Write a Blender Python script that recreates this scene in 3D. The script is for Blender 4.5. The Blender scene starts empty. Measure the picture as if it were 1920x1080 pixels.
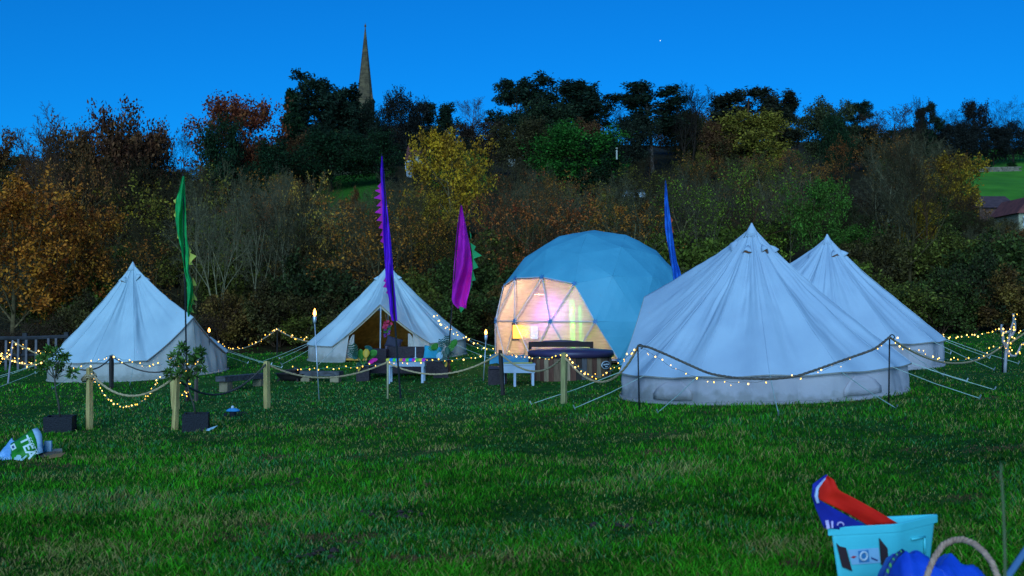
import bpy, math, random
import numpy as np
from mathutils import Vector, Matrix, noise
PI = math.pi
S = bpy.context.scene
C = S.collection
rnd = random.Random(7)

# ------------------------------------------------------------------ camera, sky, sun, exposure
F = 1900.0                      # focal length in photo pixels (1920 wide)
PITCH = math.atan(48 / F)
CAMZ = 1.6
cam = bpy.data.objects.new('camera', bpy.data.cameras.new('camera'))
C.objects.link(cam); S.camera = cam
cam.location = (0, 0, CAMZ)
cam.rotation_euler = (PI / 2 + PITCH, 0, 0)
cam.data.sensor_width = 36
cam.data.lens = 36 * F / 1920
cam.data.clip_start = 0.1
cam.data.clip_end = 6000
cam.data.dof.use_dof = True
cam.data.dof.focus_distance = 22
cam.data.dof.aperture_fstop = 3.2

SUN_EL, SUN_AZ = math.radians(24), math.radians(190)   # afterglow behind the camera, a little left
W = bpy.data.worlds.new('World'); S.world = W; W.use_nodes = True
nt = W.node_tree; nt.nodes.clear()
sky = nt.nodes.new('ShaderNodeTexSky'); sky.sky_type = 'NISHITA'; sky.sun_disc = False
sky.sun_elevation = math.radians(24); sky.sun_rotation = SUN_AZ
sky.air_density = 1.0; sky.dust_density = 0.4; sky.ozone_density = 6.0
tint = nt.nodes.new('ShaderNodeMix'); tint.data_type = 'RGBA'; tint.blend_type = 'MULTIPLY'
tint.inputs[0].default_value = 1.0
tint.inputs[7].default_value = (0.02, 0.63, 1.16, 1)      # tungsten white balance of the dusk picture
bg = nt.nodes.new('ShaderNodeBackground'); bg.inputs[1].default_value = 0.115
wo = nt.nodes.new('ShaderNodeOutputWorld')
nt.links.new(sky.outputs[0], tint.inputs[6]); nt.links.new(tint.outputs[2], bg.inputs[0]); nt.links.new(bg.outputs[0], wo.inputs[0])

sl = bpy.data.lights.new('dusk_glow', 'SUN'); sl.energy = 3.5; sl.angle = math.radians(50); sl.color = (0.42, 0.70, 1.0)
so = bpy.data.objects.new('dusk_glow', sl); C.objects.link(so)
sd = Vector((-math.sin(math.radians(10)) * math.cos(SUN_EL), -math.cos(math.radians(10)) * math.cos(SUN_EL), math.sin(SUN_EL)))
so.rotation_euler = sd.to_track_quat('Z', 'Y').to_euler()

vs = S.view_settings
S.display_settings.display_device = 'sRGB'
vs.view_transform = 'Standard'; vs.look = 'None'; vs.gamma = 1; vs.exposure = 0.0; vs.use_curve_mapping = False
S.render.engine = 'CYCLES'
S.cycles.max_bounces = 6; S.cycles.transparent_max_bounces = 12
S.cycles.use_denoising = True

# ------------------------------------------------------------------ ground height
def sst(a, b, x):
    t = np.clip((x - a) / (b - a), 0, 1); return t * t * (3 - 2 * t)

def _base(x, y):
    x = np.asarray(x, float); y = np.asarray(y, float)
    return 0.034 * np.clip(x, -22, 26) * sst(-5, 8, y) + 0.40 * sst(13, 36, y)

_cp = []
for u, Y, v in [(247, 29, 703), (730, 33, 668), (1115, 29.4, 672), (1420, 18, 728), (1420, 15.5, 757), (1560, 23.5, 684), (1850, 36, 630),
                (500, 40, 663), (60, 33, 692), (168, 16.5, 803), (501, 19.5, 765), (940, 21.5, 741)]:
    X = (u - 960) / F * Y
    _cp.append((X, Y, CAMZ - (v - 588) * Y / F))
_cp = np.array(_cp)
_res = _cp[:, 2] - _base(_cp[:, 0], _cp[:, 1])
_ku = np.array([-3000, 0, 300, 420, 560, 900, 1500, 1920, 5000]); _ka = np.array([.12, .12, .118, .14, .168, .17, .168, .165, .16])

def gz(x, y):
    x = np.asarray(x, float); y = np.asarray(y, float)
    z = _base(x, y)
    sw = np.zeros_like(z); sr = np.zeros_like(z)
    for (a, b, _), r in zip(_cp, _res):
        w = np.exp(-((x - a) ** 2 + (y - b) ** 2) / (2 * 3.2 ** 2)); sw += w; sr += w * r
    z = z + sr / (sw + 0.08)
    z = z + 0.015 * np.sin(x * 1.7 + y * .6) * np.sin(y * 1.1 - x * .4) * sst(2, 8, y)
    yy = np.maximum(y, 1)
    A = np.interp(960 + F * x / yy, _ku, _ka)
    t = np.clip((y - 41) / 159, 0, 1)
    ridge = A * 200 + CAMZ
    t2 = 0.9 * t + 0.1 * t * t
    z = z + (ridge - z) * np.where(y > 41, t2, 0) + 0.5 * np.sin(x * .11 + y * .07) * sst(50, 90, y)
    return z - sst(230, 700, y) * 12

def _s1(a, b, x):
    t = min(max((x - a) / (b - a), 0), 1); return t * t * (3 - 2 * t)
_cl = [(float(a), float(b), float(r)) for (a, b, _), r in zip(_cp, _res)]
def g(x, y):
    z = 0.034 * min(max(x, -22), 26) * _s1(-5, 8, y) + 0.40 * _s1(13, 36, y)
    if y < 60:
        sw = sr = 0.0
        for a, b, r in _cl:
            w = math.exp(-((x - a) ** 2 + (y - b) ** 2) / (2 * 3.2 ** 2)); sw += w; sr += w * r
        z += sr / (sw + 0.08)
    z += 0.015 * math.sin(x * 1.7 + y * .6) * math.sin(y * 1.1 - x * .4) * _s1(2, 8, y)
    if y > 41: return float(gz(x, y))
    return z

CF = Vector((0, math.cos(PITCH), math.sin(PITCH))); CU = Vector((0, -math.sin(PITCH), math.cos(PITCH)))
def ray(u, v): return Vector((1, 0, 0)) * ((u - 960) / F) + CU * ((540 - v) / F) + CF
def at(u, v, Y):
    d = ray(u, v); return Vector((0, 0, CAMZ)) + d * (Y / d.y)
def gh(u, v):
    """point of the ground seen at a photo pixel"""
    d = ray(u, v); Y = 3.0
    while Y < 400:
        p = Vector((0, 0, CAMZ)) + d * (Y / d.y)
        if p.z <= g(p.x, p.y): return p
        Y += .02 if Y < 50 else .5
    return p
def gr(u, Y):
    x = (u - 960) / F * Y
    return Vector((x, Y, g(x, Y)))

# ------------------------------------------------------------------ materials
def newmat(name):
    m = bpy.data.materials.new(name); m.use_nodes = True
    b = m.node_tree.nodes['Principled BSDF']
    return m, m.node_tree, b
def mat(name, c1, c2=None, scale=6, rough=.75, bump=0.0, bscale=None, coord='Object', spec=.3, detail=5, stretch=None, metal=0, lo=.35, hi=.65):
    m, t, b = newmat(name)
    b.inputs['Roughness'].default_value = rough
    b.inputs['Specular IOR Level'].default_value = spec
    b.inputs['Metallic'].default_value = metal
    if c2 is None: c2 = tuple(c * .75 for c in c1)
    tc = t.nodes.new('ShaderNodeTexCoord'); mp = t.nodes.new('ShaderNodeMapping')
    t.links.new(tc.outputs[coord], mp.inputs[0])
    if stretch: mp.inputs['Scale'].default_value = stretch
    n = t.nodes.new('ShaderNodeTexNoise'); n.inputs['Scale'].default_value = scale; n.inputs['Detail'].default_value = detail
    t.links.new(mp.outputs[0], n.inputs['Vector'])
    r = t.nodes.new('ShaderNodeValToRGB'); r.color_ramp.elements[0].position = lo; r.color_ramp.elements[1].position = hi
    r.color_ramp.elements[0].color = (*c2, 1); r.color_ramp.elements[1].color = (*c1, 1)
    t.links.new(n.outputs[0], r.inputs[0]); t.links.new(r.outputs[0], b.inputs['Base Color'])
    if bump:
        n2 = t.nodes.new('ShaderNodeTexNoise'); n2.inputs['Scale'].default_value = bscale or scale * 4; n2.inputs['Detail'].default_value = 6
        t.links.new(mp.outputs[0], n2.inputs['Vector'])
        bp = t.nodes.new('ShaderNodeBump'); bp.inputs['Strength'].default_value = bump; bp.inputs['Distance'].default_value = .02
        t.links.new(n2.outputs[0], bp.inputs['Height']); t.links.new(bp.outputs[0], b.inputs['Normal'])
    return m
def emat(name, col, strength):
    m, t, b = newmat(name)
    b.inputs['Base Color'].default_value = (*col, 1)
    b.inputs['Emission Color'].default_value = (*col, 1); b.inputs['Emission Strength'].default_value = strength
    return m

def leafmat():
    """leaf colour comes from the object's own colour, varied leaf by leaf"""
    m, t, b = newmat('leaf')
    oi = t.nodes.new('ShaderNodeObjectInfo'); ge = t.nodes.new('ShaderNodeNewGeometry')
    r = t.nodes.new('ShaderNodeMapRange'); r.inputs[3].default_value = .35; r.inputs[4].default_value = 2.0
    t.links.new(ge.outputs['Random Per Island'], r.inputs[0])
    tc = t.nodes.new('ShaderNodeTexCoord')
    n = t.nodes.new('ShaderNodeTexNoise'); n.inputs['Scale'].default_value = .9; n.inputs['Detail'].default_value = 3
    t.links.new(tc.outputs['Object'], n.inputs['Vector'])
    r2 = t.nodes.new('ShaderNodeMapRange'); r2.inputs[1].default_value = .3; r2.inputs[2].default_value = .7; r2.inputs[3].default_value = .55; r2.inputs[4].default_value = 1.5
    t.links.new(n.outputs[0], r2.inputs[0])
    mu = t.nodes.new('ShaderNodeMath'); mu.operation = 'MULTIPLY'; t.links.new(r.outputs[0], mu.inputs[0]); t.links.new(r2.outputs[0], mu.inputs[1])
    hs = t.nodes.new('ShaderNodeHueSaturation')
    r3 = t.nodes.new('ShaderNodeMapRange'); r3.inputs[3].default_value = .47; r3.inputs[4].default_value = .54
    t.links.new(n.outputs[0], r3.inputs[0]); t.links.new(r3.outputs[0], hs.inputs['Hue'])
    t.links.new(mu.outputs[0], hs.inputs['Value']); t.links.new(oi.outputs['Color'], hs.inputs['Color'])
    t.links.new(hs.outputs[0], b.inputs['Base Color']); b.inputs['Roughness'].default_value = .7; b.inputs['Specular IOR Level'].default_value = .15
    tr = t.nodes.new('ShaderNodeBsdfTranslucent'); t.links.new(hs.outputs[0], tr.inputs[0])
    mx = t.nodes.new('ShaderNodeMixShader'); mx.inputs[0].default_value = .25
    out = t.nodes['Material Output']
    t.links.new(b.outputs[0], mx.inputs[1]); t.links.new(tr.outputs[0], mx.inputs[2]); t.links.new(mx.outputs[0], out.inputs[0])
    return m
LEAF = leafmat()
def barkmat():
    m, t, b = newmat('bark')
    oi = t.nodes.new('ShaderNodeObjectInfo'); tc = t.nodes.new('ShaderNodeTexCoord')
    n = t.nodes.new('ShaderNodeTexNoise'); n.inputs['Scale'].default_value = 3.5; n.inputs['Detail'].default_value = 6
    t.links.new(tc.outputs['Object'], n.inputs['Vector'])
    r = t.nodes.new('ShaderNodeMapRange'); r.inputs[1].default_value = .3; r.inputs[2].default_value = .7; r.inputs[3].default_value = .5; r.inputs[4].default_value = 1.5
    t.links.new(n.outputs[0], r.inputs[0])
    hs = t.nodes.new('ShaderNodeHueSaturation'); t.links.new(r.outputs[0], hs.inputs['Value']); t.links.new(oi.outputs['Color'], hs.inputs['Color'])
    t.links.new(hs.outputs[0], b.inputs['Base Color']); b.inputs['Roughness'].default_value = .9; b.inputs['Specular IOR Level'].default_value = .1
    return m
BARK = barkmat()

# ------------------------------------------------------------------ mesh helpers
class MB:
    def __init__(s): s.v = []; s.f = []
    def add(s, vs, fs):
        o = len(s.v); s.v += [tuple(p) for p in vs]; s.f += [tuple(i + o for i in f) for f in fs]; return s
    def box(s, c, size, rot=None):
        x, y, z = [d / 2 for d in size]
        vs = [Vector((a * x, b * y, e * z)) for e in (-1, 1) for a, b in ((-1, -1), (1, -1), (1, 1), (-1, 1))]
        if rot is not None:
            R = Matrix.Rotation(rot, 3, 'Z') if isinstance(rot, (int, float)) else rot
            vs = [R @ p for p in vs]
        c = Vector(c)
        return s.add([c + p for p in vs], [(3, 2, 1, 0), (4, 5, 6, 7), (0, 1, 5, 4), (1, 2, 6, 5), (2, 3, 7, 6), (3, 0, 4, 7)])
    def tube(s, pts, rad, n=6, cap=True):
        pts = [Vector(p) for p in pts]
        if not hasattr(rad, '__len__'): rad = [rad] * len(pts)
        vs = []; prev = None
        for i, p in enumerate(pts):
            d = (pts[min(i + 1, len(pts) - 1)] - pts[max(i - 1, 0)])
            if d.length < 1e-9: d = Vector((0, 0, 1))
            d.normalize()
            if prev is None: prev = d.orthogonal().normalized()
            a = prev - d * prev.dot(d)
            if a.length < 1e-6: a = d.orthogonal()
            a.normalize(); prev = a; b = d.cross(a)
            vs += [p + (a * math.cos(2 * PI * k / n) + b * math.sin(2 * PI * k / n)) * rad[i] for k in range(n)]
        fs = [(i * n + k, i * n + (k + 1) % n, (i + 1) * n + (k + 1) % n, (i + 1) * n + k) for i in range(len(pts) - 1) for k in range(n)]
        if cap and n > 2:
            fs += [tuple(range(n))[::-1], tuple((len(pts) - 1) * n + k for k in range(n))]
        return s.add(vs, fs)
    def lathe(s, prof, c=(0, 0, 0), n=24, squash=(1, 1)):
        vs = []; c = Vector(c)
        for r, z in prof:
            vs += [c + Vector((r * math.cos(2 * PI * k / n) * squash[0], r * math.sin(2 * PI * k / n) * squash[1], z)) for k in range(n)]
        fs = [(i * n + k, i * n + (k + 1) % n, (i + 1) * n + (k + 1) % n, (i + 1) * n + k) for i in range(len(prof) - 1) for k in range(n)]
        fs += [tuple(range(n))[::-1], tuple((len(prof) - 1) * n + k for k in range(n))]
        return s.add(vs, fs)
    def ball(s, c, r, n=8, sq=(1, 1, 1)):
        m = n // 2
        prof = [(max(1e-4, math.sin(PI * i / m)) * r, -math.cos(PI * i / m) * r * sq[2]) for i in range(m + 1)]
        return s.lathe(prof, c, n, (sq[0], sq[1]))
    def plate(s, pts, nrm, th):
        """polygon with thickness"""
        nrm = Vector(nrm).normalized() * th; pts = [Vector(p) for p in pts]; n = len(pts)
        return s.add(pts + [p + nrm for p in pts], [tuple(range(n))[::-1], tuple(range(n, 2 * n))] + [(k, (k + 1) % n, n + (k + 1) % n, n + k) for k in range(n)])
    def grid(s, rows, closed=False):
        """rows of equal length points"""
        n = len(rows[0]); vs = [p for r in rows for p in r]; fs = []
        for i in range(len(rows) - 1):
            for k in range(n if closed else n - 1):
                fs.append((i * n + k, i * n + (k + 1) % n, (i + 1) * n + (k + 1) % n, (i + 1) * n + k))
        return s.add(vs, fs)
    def mesh(s, name, m, smooth=False, off=None):
        me = bpy.data.meshes.new(name)
        v = s.v
        if off is not None and off.length > 0: v = [(p[0] - off.x, p[1] - off.y, p[2] - off.z) for p in v]
        me.from_pydata(v, [], s.f); me.update()
        if m: me.materials.append(m)
        if smooth: me.polygons.foreach_set('use_smooth', [True] * len(me.polygons))
        return me

def wloc(o):
    l = Vector((0, 0, 0))
    while o is not None: l = l + Vector(o.location); o = o.parent
    return l
def tag(o, label=None, cat=None, group=None, kind=None):
    if label: o['label'] = label
    if cat: o['category'] = cat
    if group: o['group'] = group
    if kind: o['kind'] = kind
    return o
def thing(name, label, cat, loc=(0, 0, 0), group=None):
    o = bpy.data.objects.new(name, None); C.objects.link(o); o.location = loc; o.empty_display_size = .2
    return tag(o, label, cat, group)
def part(name, mb, m, parent=None, smooth=False, solid=0):
    """mb is in world coordinates; becomes a child mesh of parent"""
    off = wloc(parent) if parent is not None else None
    o = bpy.data.objects.new(name, mb.mesh(name, m, smooth, off)); C.objects.link(o)
    if parent is not None: o.parent = parent
    if solid:
        md = o.modifiers.new('thickness', 'SOLIDIFY'); md.thickness = solid; md.offset = 0
    return o
def single(name, mb, m, label, cat, base, group=None, smooth=False, solid=0, kind=None):
    base = Vector(base)
    o = bpy.data.objects.new(name, mb.mesh(name, m, smooth, base)); C.objects.link(o); o.location = base
    if solid:
        md = o.modifiers.new('thickness', 'SOLIDIFY'); md.thickness = solid; md.offset = 0
    return tag(o, label, cat, group, kind)
def copy_tree(o, parent=None):
    c = o.copy(); C.objects.link(c); c.parent = parent
    for ch in list(o.children): copy_tree(ch, c)
    return c
def shared(name, me, parent, loc, rot=(0, 0, 0), sc=(1, 1, 1)):
    o = bpy.data.objects.new(name, me); C.objects.link(o); o.parent = parent
    o.location = Vector(loc) - wloc(parent); o.rotation_euler = rot; o.scale = sc
    return o
def npmesh(name, verts, faces, m):
    """fast mesh from numpy arrays; faces (n,k)"""
    me = bpy.data.meshes.new(name); k = faces.shape[1]; nf = len(faces)
    me.vertices.add(len(verts)); me.vertices.foreach_set('co', verts.astype(np.float32).ravel())
    me.loops.add(nf * k); me.loops.foreach_set('vertex_index', faces.astype(np.int32).ravel())
    me.polygons.add(nf); me.polygons.foreach_set('loop_start', np.arange(0, nf * k, k, dtype=np.int32)); me.polygons.foreach_set('loop_total', np.full(nf, k, dtype=np.int32))
    me.update(calc_edges=True)
    if m: me.materials.append(m)
    return me

# ------------------------------------------------------------------ ground sheet
def build_ground():
    ys = np.concatenate([np.linspace(-300, -10, 12), np.linspace(-5, 4, 8), np.linspace(4.5, 44, 110), np.linspace(45, 130, 90), np.linspace(133, 240, 40), np.linspace(260, 1800, 24)])
    s = np.linspace(-1, 1, 241)
    xs = np.sinh(s * 4.6) / math.sinh(4.6) * 1800
    X, Y = np.meshgrid(xs, ys); Z = gz(X, Y)
    n = len(xs); r = np.arange(len(ys) - 1)[:, None] * n + np.arange(n - 1)[None, :]
    faces = np.stack([r, r + 1, r + n + 1, r + n], -1).reshape(-1, 4)
    m, t, b = newmat('ground')
    b.inputs['Roughness'].default_value = .95; b.inputs['Specular IOR Level'].default_value = .1
    me = npmesh('ground', np.stack([X, Y, Z], -1).reshape(-1, 3), faces, m)
    u = 960 + F * X / np.maximum(Y, 1)
    edge = np.interp(u, [0, 450, 900, 1300, 1700, 1920], [35, 41, 40, 38, 37, 37])
    litter = ((Y > edge) & (Y < 1e4)).astype(float)
    vv = 588 - F * (Z - CAMZ) / np.maximum(Y, 1)
    mead = ((u > 600) & (u < 720) & (Y > 85) & (vv < 430)) | ((u > 1770) & (Y > 80)) | ((u > 380) & (u < 480) & (Y > 60) & (Y < 75))
    litter[mead] = 0
    col = np.zeros((len(me.vertices), 4)); col[:, 0] = litter.ravel(); col[:, 1] = (mead * np.where(u < 1000, .28, 1.0)).ravel(); col[:, 3] = 1
    a = me.color_attributes.new('zone', 'FLOAT_COLOR', 'POINT'); a.data.foreach_set('color', col.ravel())
    me.polygons.foreach_set('use_smooth', [True] * len(me.polygons))
    at_ = t.nodes.new('ShaderNodeAttribute'); at_.attribute_name = 'zone'
    sep = t.nodes.new('ShaderNodeSeparateColor'); t.links.new(at_.outputs['Color'], sep.inputs[0])
    tc = t.nodes.new('ShaderNodeTexCoord')
    def nz(scale, det=6, rough=.6):
        n_ = t.nodes.new('ShaderNodeTexNoise'); n_.inputs['Scale'].default_value = scale; n_.inputs['Detail'].default_value = det; n_.inputs['Roughness'].default_value = rough
        t.links.new(tc.outputs['Object'], n_.inputs['Vector']); return n_.outputs[0]
    def ramp(src, stops):
        r_ = t.nodes.new('ShaderNodeValToRGB'); e = r_.color_ramp.elements
        while len(e) < len(stops): e.new(.5)
        for el, (p, c) in zip(e, stops): el.position = p; el.color = (*c, 1)
        t.links.new(src, r_.inputs[0]); return r_.outputs[0]
    def mix(a_, b_, f):
        x = t.nodes.new('ShaderNodeMix'); x.data_type = 'RGBA'; t.links.new(f, x.inputs[0]) ; t.links.new(a_, x.inputs[6]); t.links.new(b_, x.inputs[7]); return x.outputs[2]
    grass = ramp(nz(2.2, 8, .7), [(.30, (.008, .040, .003)), (.5, (.018, .085, .005)), (.7, (.055, .12, .015))])
    bare = ramp(nz(9, 6), [(.3, (.02, .018, .010)), (.7, (.07, .055, .03))])
    bm = ramp(nz(.55, 5, .65), [(.60, (0, 0, 0)), (.70, (1, 1, 1))])
    gcol = mix(grass, bare, bm)
    lit = ramp(nz(1.2, 8, .75), [(.3, (.008, .007, .002)), (.55, (.028, .018, .005)), (.75, (.07, .035, .008))])
    mdw = ramp(nz(.25, 6), [(.35, (.05, .16, .012)), (.7, (.09, .27, .02))])
    c1 = mix(gcol, lit, sep.outputs[0]); c2 = mix(c1, mdw, sep.outputs[1])
    t.links.new(c2, b.inputs['Base Color'])
    bp = t.nodes.new('ShaderNodeBump'); bp.inputs['Strength'].default_value = .8; bp.inputs['Distance'].default_value = .06
    t.links.new(nz(7, 8, .75), bp.inputs['Height']); t.links.new(bp.outputs[0], b.inputs['Normal'])
    o = bpy.data.objects.new('ground', me); C.objects.link(o)
    tag(o, 'sloping grass field running up into a wooded hillside', kind='structure')
build_ground()

def build_grass():
    R = np.random.RandomState(3)
    N = 500000
    # density falls off with distance the way a lawn needs less and less detail
    q = R.rand(N); y0, y1 = 4.6, 42.0
    Y = 1 / (1 / y0 + q * (1 / y1 - 1 / y0)); 
    X = (R.rand(N) * 2 - 1) * (.56 * Y + 1.5 + .12 * np.maximum(Y - 10, 0))
    # clump the blades
    cx = np.round(X / .09) * .09; cy = np.round(Y / .09) * .09
    h1 = np.abs(np.sin(cx * 127.1 + cy * 311.7) * 43758.5) % 1
    far = sst(8, 34, Y)
    lat = np.random.RandomState(17).rand(256, 256)
    def vn(x, y):
        xi = np.floor(x).astype(int); yi = np.floor(y).astype(int); fx = x - xi; fy = y - yi; fx = fx * fx * (3 - 2 * fx); fy = fy * fy * (3 - 2 * fy)
        c = lambda i, j: lat[(xi + i) % 256, (yi + j) % 256]
        return (c(0, 0) * (1 - fx) + c(1, 0) * fx) * (1 - fy) + (c(0, 1) * (1 - fx) + c(1, 1) * fx) * fy
    def fb(x, y, s):       # -1..1, four octaves
        return (vn(x * s, y * s) + .5 * vn(x * s * 2.1 + 7, y * s * 2.1) + .3 * vn(x * s * 4.3, y * s * 4.3 + 5) + .2 * vn(x * s * 9, y * s * 9)) - 1.0
    big = fb(X + 50, Y * 1.0 + 50, .5); midn = fb(X + 90, Y * 1.2, 2.2); small = fb(X, Y + 33, 8.0)
    patch = big * .9 + midn * .8 + small * .5
    def fbm(x, y, s): return fb(x + 100, y + 100, s)
    L = (.014 + .032 * R.rand(N)) * (1 + .5 * h1) * np.clip(1 + .9 * patch, .25, 2.0)
    barep = (fbm(X + 31, Y * 1.9 + 3, 1.1) + .35 * small) > .42
    L[barep] *= .45
    # kept shorter where people walk, between the rope posts and the tents
    L *= 1 - .25 * sst(15, 21, Y)
    wd = (.0018 + .003 * R.rand(N)) * (1 + 2.6 * far)
    Z = gz(X, Y)
    az = R.rand(N) * 2 * PI; lean = (.25 + .9 * R.rand(N)) * L
    la = az + R.randn(N) * .8
    dx, dy = np.cos(az), np.sin(az); lx, ly = np.cos(la) * lean, np.sin(la) * lean
    P = np.zeros((N, 5, 3))
    P[:, 0] = np.stack([X - dx * wd, Y - dy * wd, Z - .01], -1); P[:, 1] = np.stack([X + dx * wd, Y + dy * wd, Z - .01], -1)
    P[:, 2] = np.stack([X + dx * wd * .8 + lx * .4, Y + dy * wd * .8 + ly * .4, Z + L * .62], -1)
    P[:, 3] = np.stack([X - dx * wd * .8 + lx * .4, Y - dy * wd * .8 + ly * .4, Z + L * .62], -1)
    P[:, 4] = np.stack([X + lx, Y + ly, Z + L], -1)
    b = np.arange(N)[:, None] * 5
    tri = np.concatenate([b + [0, 1, 2], b + [0, 2, 3], b + [3, 2, 4]], 0)
    m, t, bs = newmat('grass_blade')
    me = npmesh('grass', P.reshape(-1, 3), tri, m)
    base = np.array([.026, .150, .004]); dry = np.array([.27, .22, .06]); yel = np.array([.16, .17, .02]); dew = np.array([.045, .185, .05]); brown = np.array([.13, .06, .03])
    col = base[None] * (.25 + 1.5 * R.rand(N) ** 1.4)[:, None] * np.clip(1 + 1.1 * patch, .25, 2.2)[:, None]
    col *= (1 - .25 * sst(1, 6, X))[:, None]  # shade painted into the blade colour, deepening towards the right of the lawn
    k = R.rand(N)
    dryp = .05 + (.70 + .35 * (1 - sst(0, 5, X))) * np.clip(fb(X * .9, Y * 1.0 + 11, 1.3) - .08, 0, 1)
    def put(msk, c): col[msk] = c[None] * (.6 + .8 * R.rand(msk.sum()))[:, None]
    put(k < dryp, dry); put((k > .94), yel)
    worn = sst(15.5, 18, Y) * (1 - sst(24, 29, Y)) * sst(-9.5, -8, X) * (1 - sst(-.5, 2.0, X))
    worn = np.maximum(worn, np.clip(fb(X + 20, Y * 1.7 + 70, .7) * 1.6, 0, .6) * (1 - .6 * sst(1, 6, X)))
    put((R.rand(N) < .50 * worn) , dew); put((R.rand(N) < .10 * worn), dry * 1.2)
    put(barep & (R.rand(N) < .7), brown)
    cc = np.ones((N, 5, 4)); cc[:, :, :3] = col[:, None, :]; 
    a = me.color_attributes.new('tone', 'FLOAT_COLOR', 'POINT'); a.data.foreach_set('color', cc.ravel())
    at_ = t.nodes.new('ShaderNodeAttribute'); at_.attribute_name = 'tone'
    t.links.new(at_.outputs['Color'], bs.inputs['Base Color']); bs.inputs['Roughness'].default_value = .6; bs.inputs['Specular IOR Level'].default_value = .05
    o = bpy.data.objects.new('grass', me); C.objects.link(o)
    tag(o, 'short tussocky meadow grass with dry straws and bare patches', 'grass', kind='stuff')
build_grass()

# ------------------------------------------------------------------ tree prototypes
def grow(seed, H, cfg):
    R = random.Random(seed); lines = []
    maxL = len(cfg['n'])
    def go(p, d, length, rad, lvl):
        ns = (7, 5, 4, 3, 2)[lvl]
        pts = [p.copy()]; rs = [rad]; dirs = [d.copy()]
        for i in range(ns):
            w = cfg['wander'][min(lvl, len(cfg['wander']) - 1)]
            d = d + Vector((R.gauss(0, w), R.gauss(0, w), R.gauss(0, w))); d.z += cfg['up'][min(lvl, len(cfg['up']) - 1)]; d.normalize()
            p = p + d * (length / ns); pts.append(p.copy()); dirs.append(d.copy())
            rs.append(max(rad * (1 - (i + 1) / ns * (.8 if lvl else cfg.get('taper', .75))), cfg.get('minr', .006)))
        lines.append((lvl, pts, rs))
        if lvl < maxL:
            n = cfg['n'][lvl]; s0 = cfg['start'][lvl]; az = R.random() * 6.28
            for k in range(n):
                t = s0 + (1 - s0) * (k + R.random() * .8) / n
                f = t * ns; i = min(int(f), ns - 1); q = pts[i].lerp(pts[i + 1], f - i); dd = dirs[i + 1]
                az += 2.4 + R.gauss(0, .4)
                a = math.radians(cfg['ang'][lvl] + R.gauss(0, cfg.get('angj', 9)))
                o1 = dd.orthogonal().normalized(); o1.rotate(Matrix.Rotation(az, 3, dd))
                nd = dd * math.cos(a) + o1 * math.sin(a)
                sh = cfg['shape'](t) if lvl == 0 else (1.15 - .5 * t)
                ln = length * cfg['lr'][lvl] * sh * R.uniform(.75, 1.2)
                rr = rs[i] * (cfg['rr'][lvl])
                go(q, nd, ln, max(rr, cfg.get('minr', .006)), lvl + 1)
    for st in range(cfg.get('stems', 1)):
        a = st * 2.4 + R.random(); sp = cfg.get('splay', 0)
        go(Vector((math.cos(a) * .12 * (sp > 0), math.sin(a) * .12 * (sp > 0), -.15)), Vector((math.cos(a) * sp, math.sin(a) * sp, 1)).normalized(), H * R.uniform(.85, 1) * cfg.get('tl', 1), cfg['r'], 0)
    return lines

def line_mesh(name, lines, lv):
    vs = []; fs = []; o = 0
    for lvl, pts, rs in lines:
        if lvl not in lv: continue
        n = (7, 5, 3, 3, 3)[lvl]
        m = MB().tube(pts, rs, n, cap=False)
        vs += m.v; fs += [tuple(i + o for i in f) for f in m.f]; o += len(m.v)
    me = bpy.data.meshes.new(name); me.from_pydata(vs, [], fs); me.update(); me.materials.append(BARK)
    me.polygons.foreach_set('use_smooth', [True] * len(me.polygons))
    return me
def leaf_mesh(name, lines, lv, per, size, sig, seed, flat=0., aspect=.5, keep=1.0):
    R = np.random.RandomState(seed); ctr = []
    for lvl, pts, rs in lines:
        if lvl not in lv or R.rand() > keep: continue
        A = np.array([list(p) for p in pts])
        f = R.rand(per) * (len(A) - 1) * .98; i = f.astype(int); fr = (f - i)[:, None]
        ctr.append(A[i] * (1 - fr) + A[i + 1] * fr)
    c = np.concatenate(ctr); N = len(c)
    s_ = np.array([sig, sig, sig * (1 - .75 * flat)]); c = c + R.randn(N, 3) * s_
    u = R.randn(N, 3); u[:, 2] *= (1 - .6 * flat); u /= np.linalg.norm(u, axis=1)[:, None]
    w = R.randn(N, 3); w -= (w * u).sum(1)[:, None] * u; w /= np.linalg.norm(w, axis=1)[:, None]
    s = size * (.55 + .9 * R.rand(N))[:, None]
    P = np.stack([c - u * s * .5, c + w * s * aspect * .5 + u * s * .05, c + u * s * .5, c - w * s * aspect * .5 + u * s * .05], 1)
    fc = np.arange(N)[:, None] * 4 + np.arange(4)[None]
    return npmesh(name, P.reshape(-1, 3), fc, LEAF)

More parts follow.
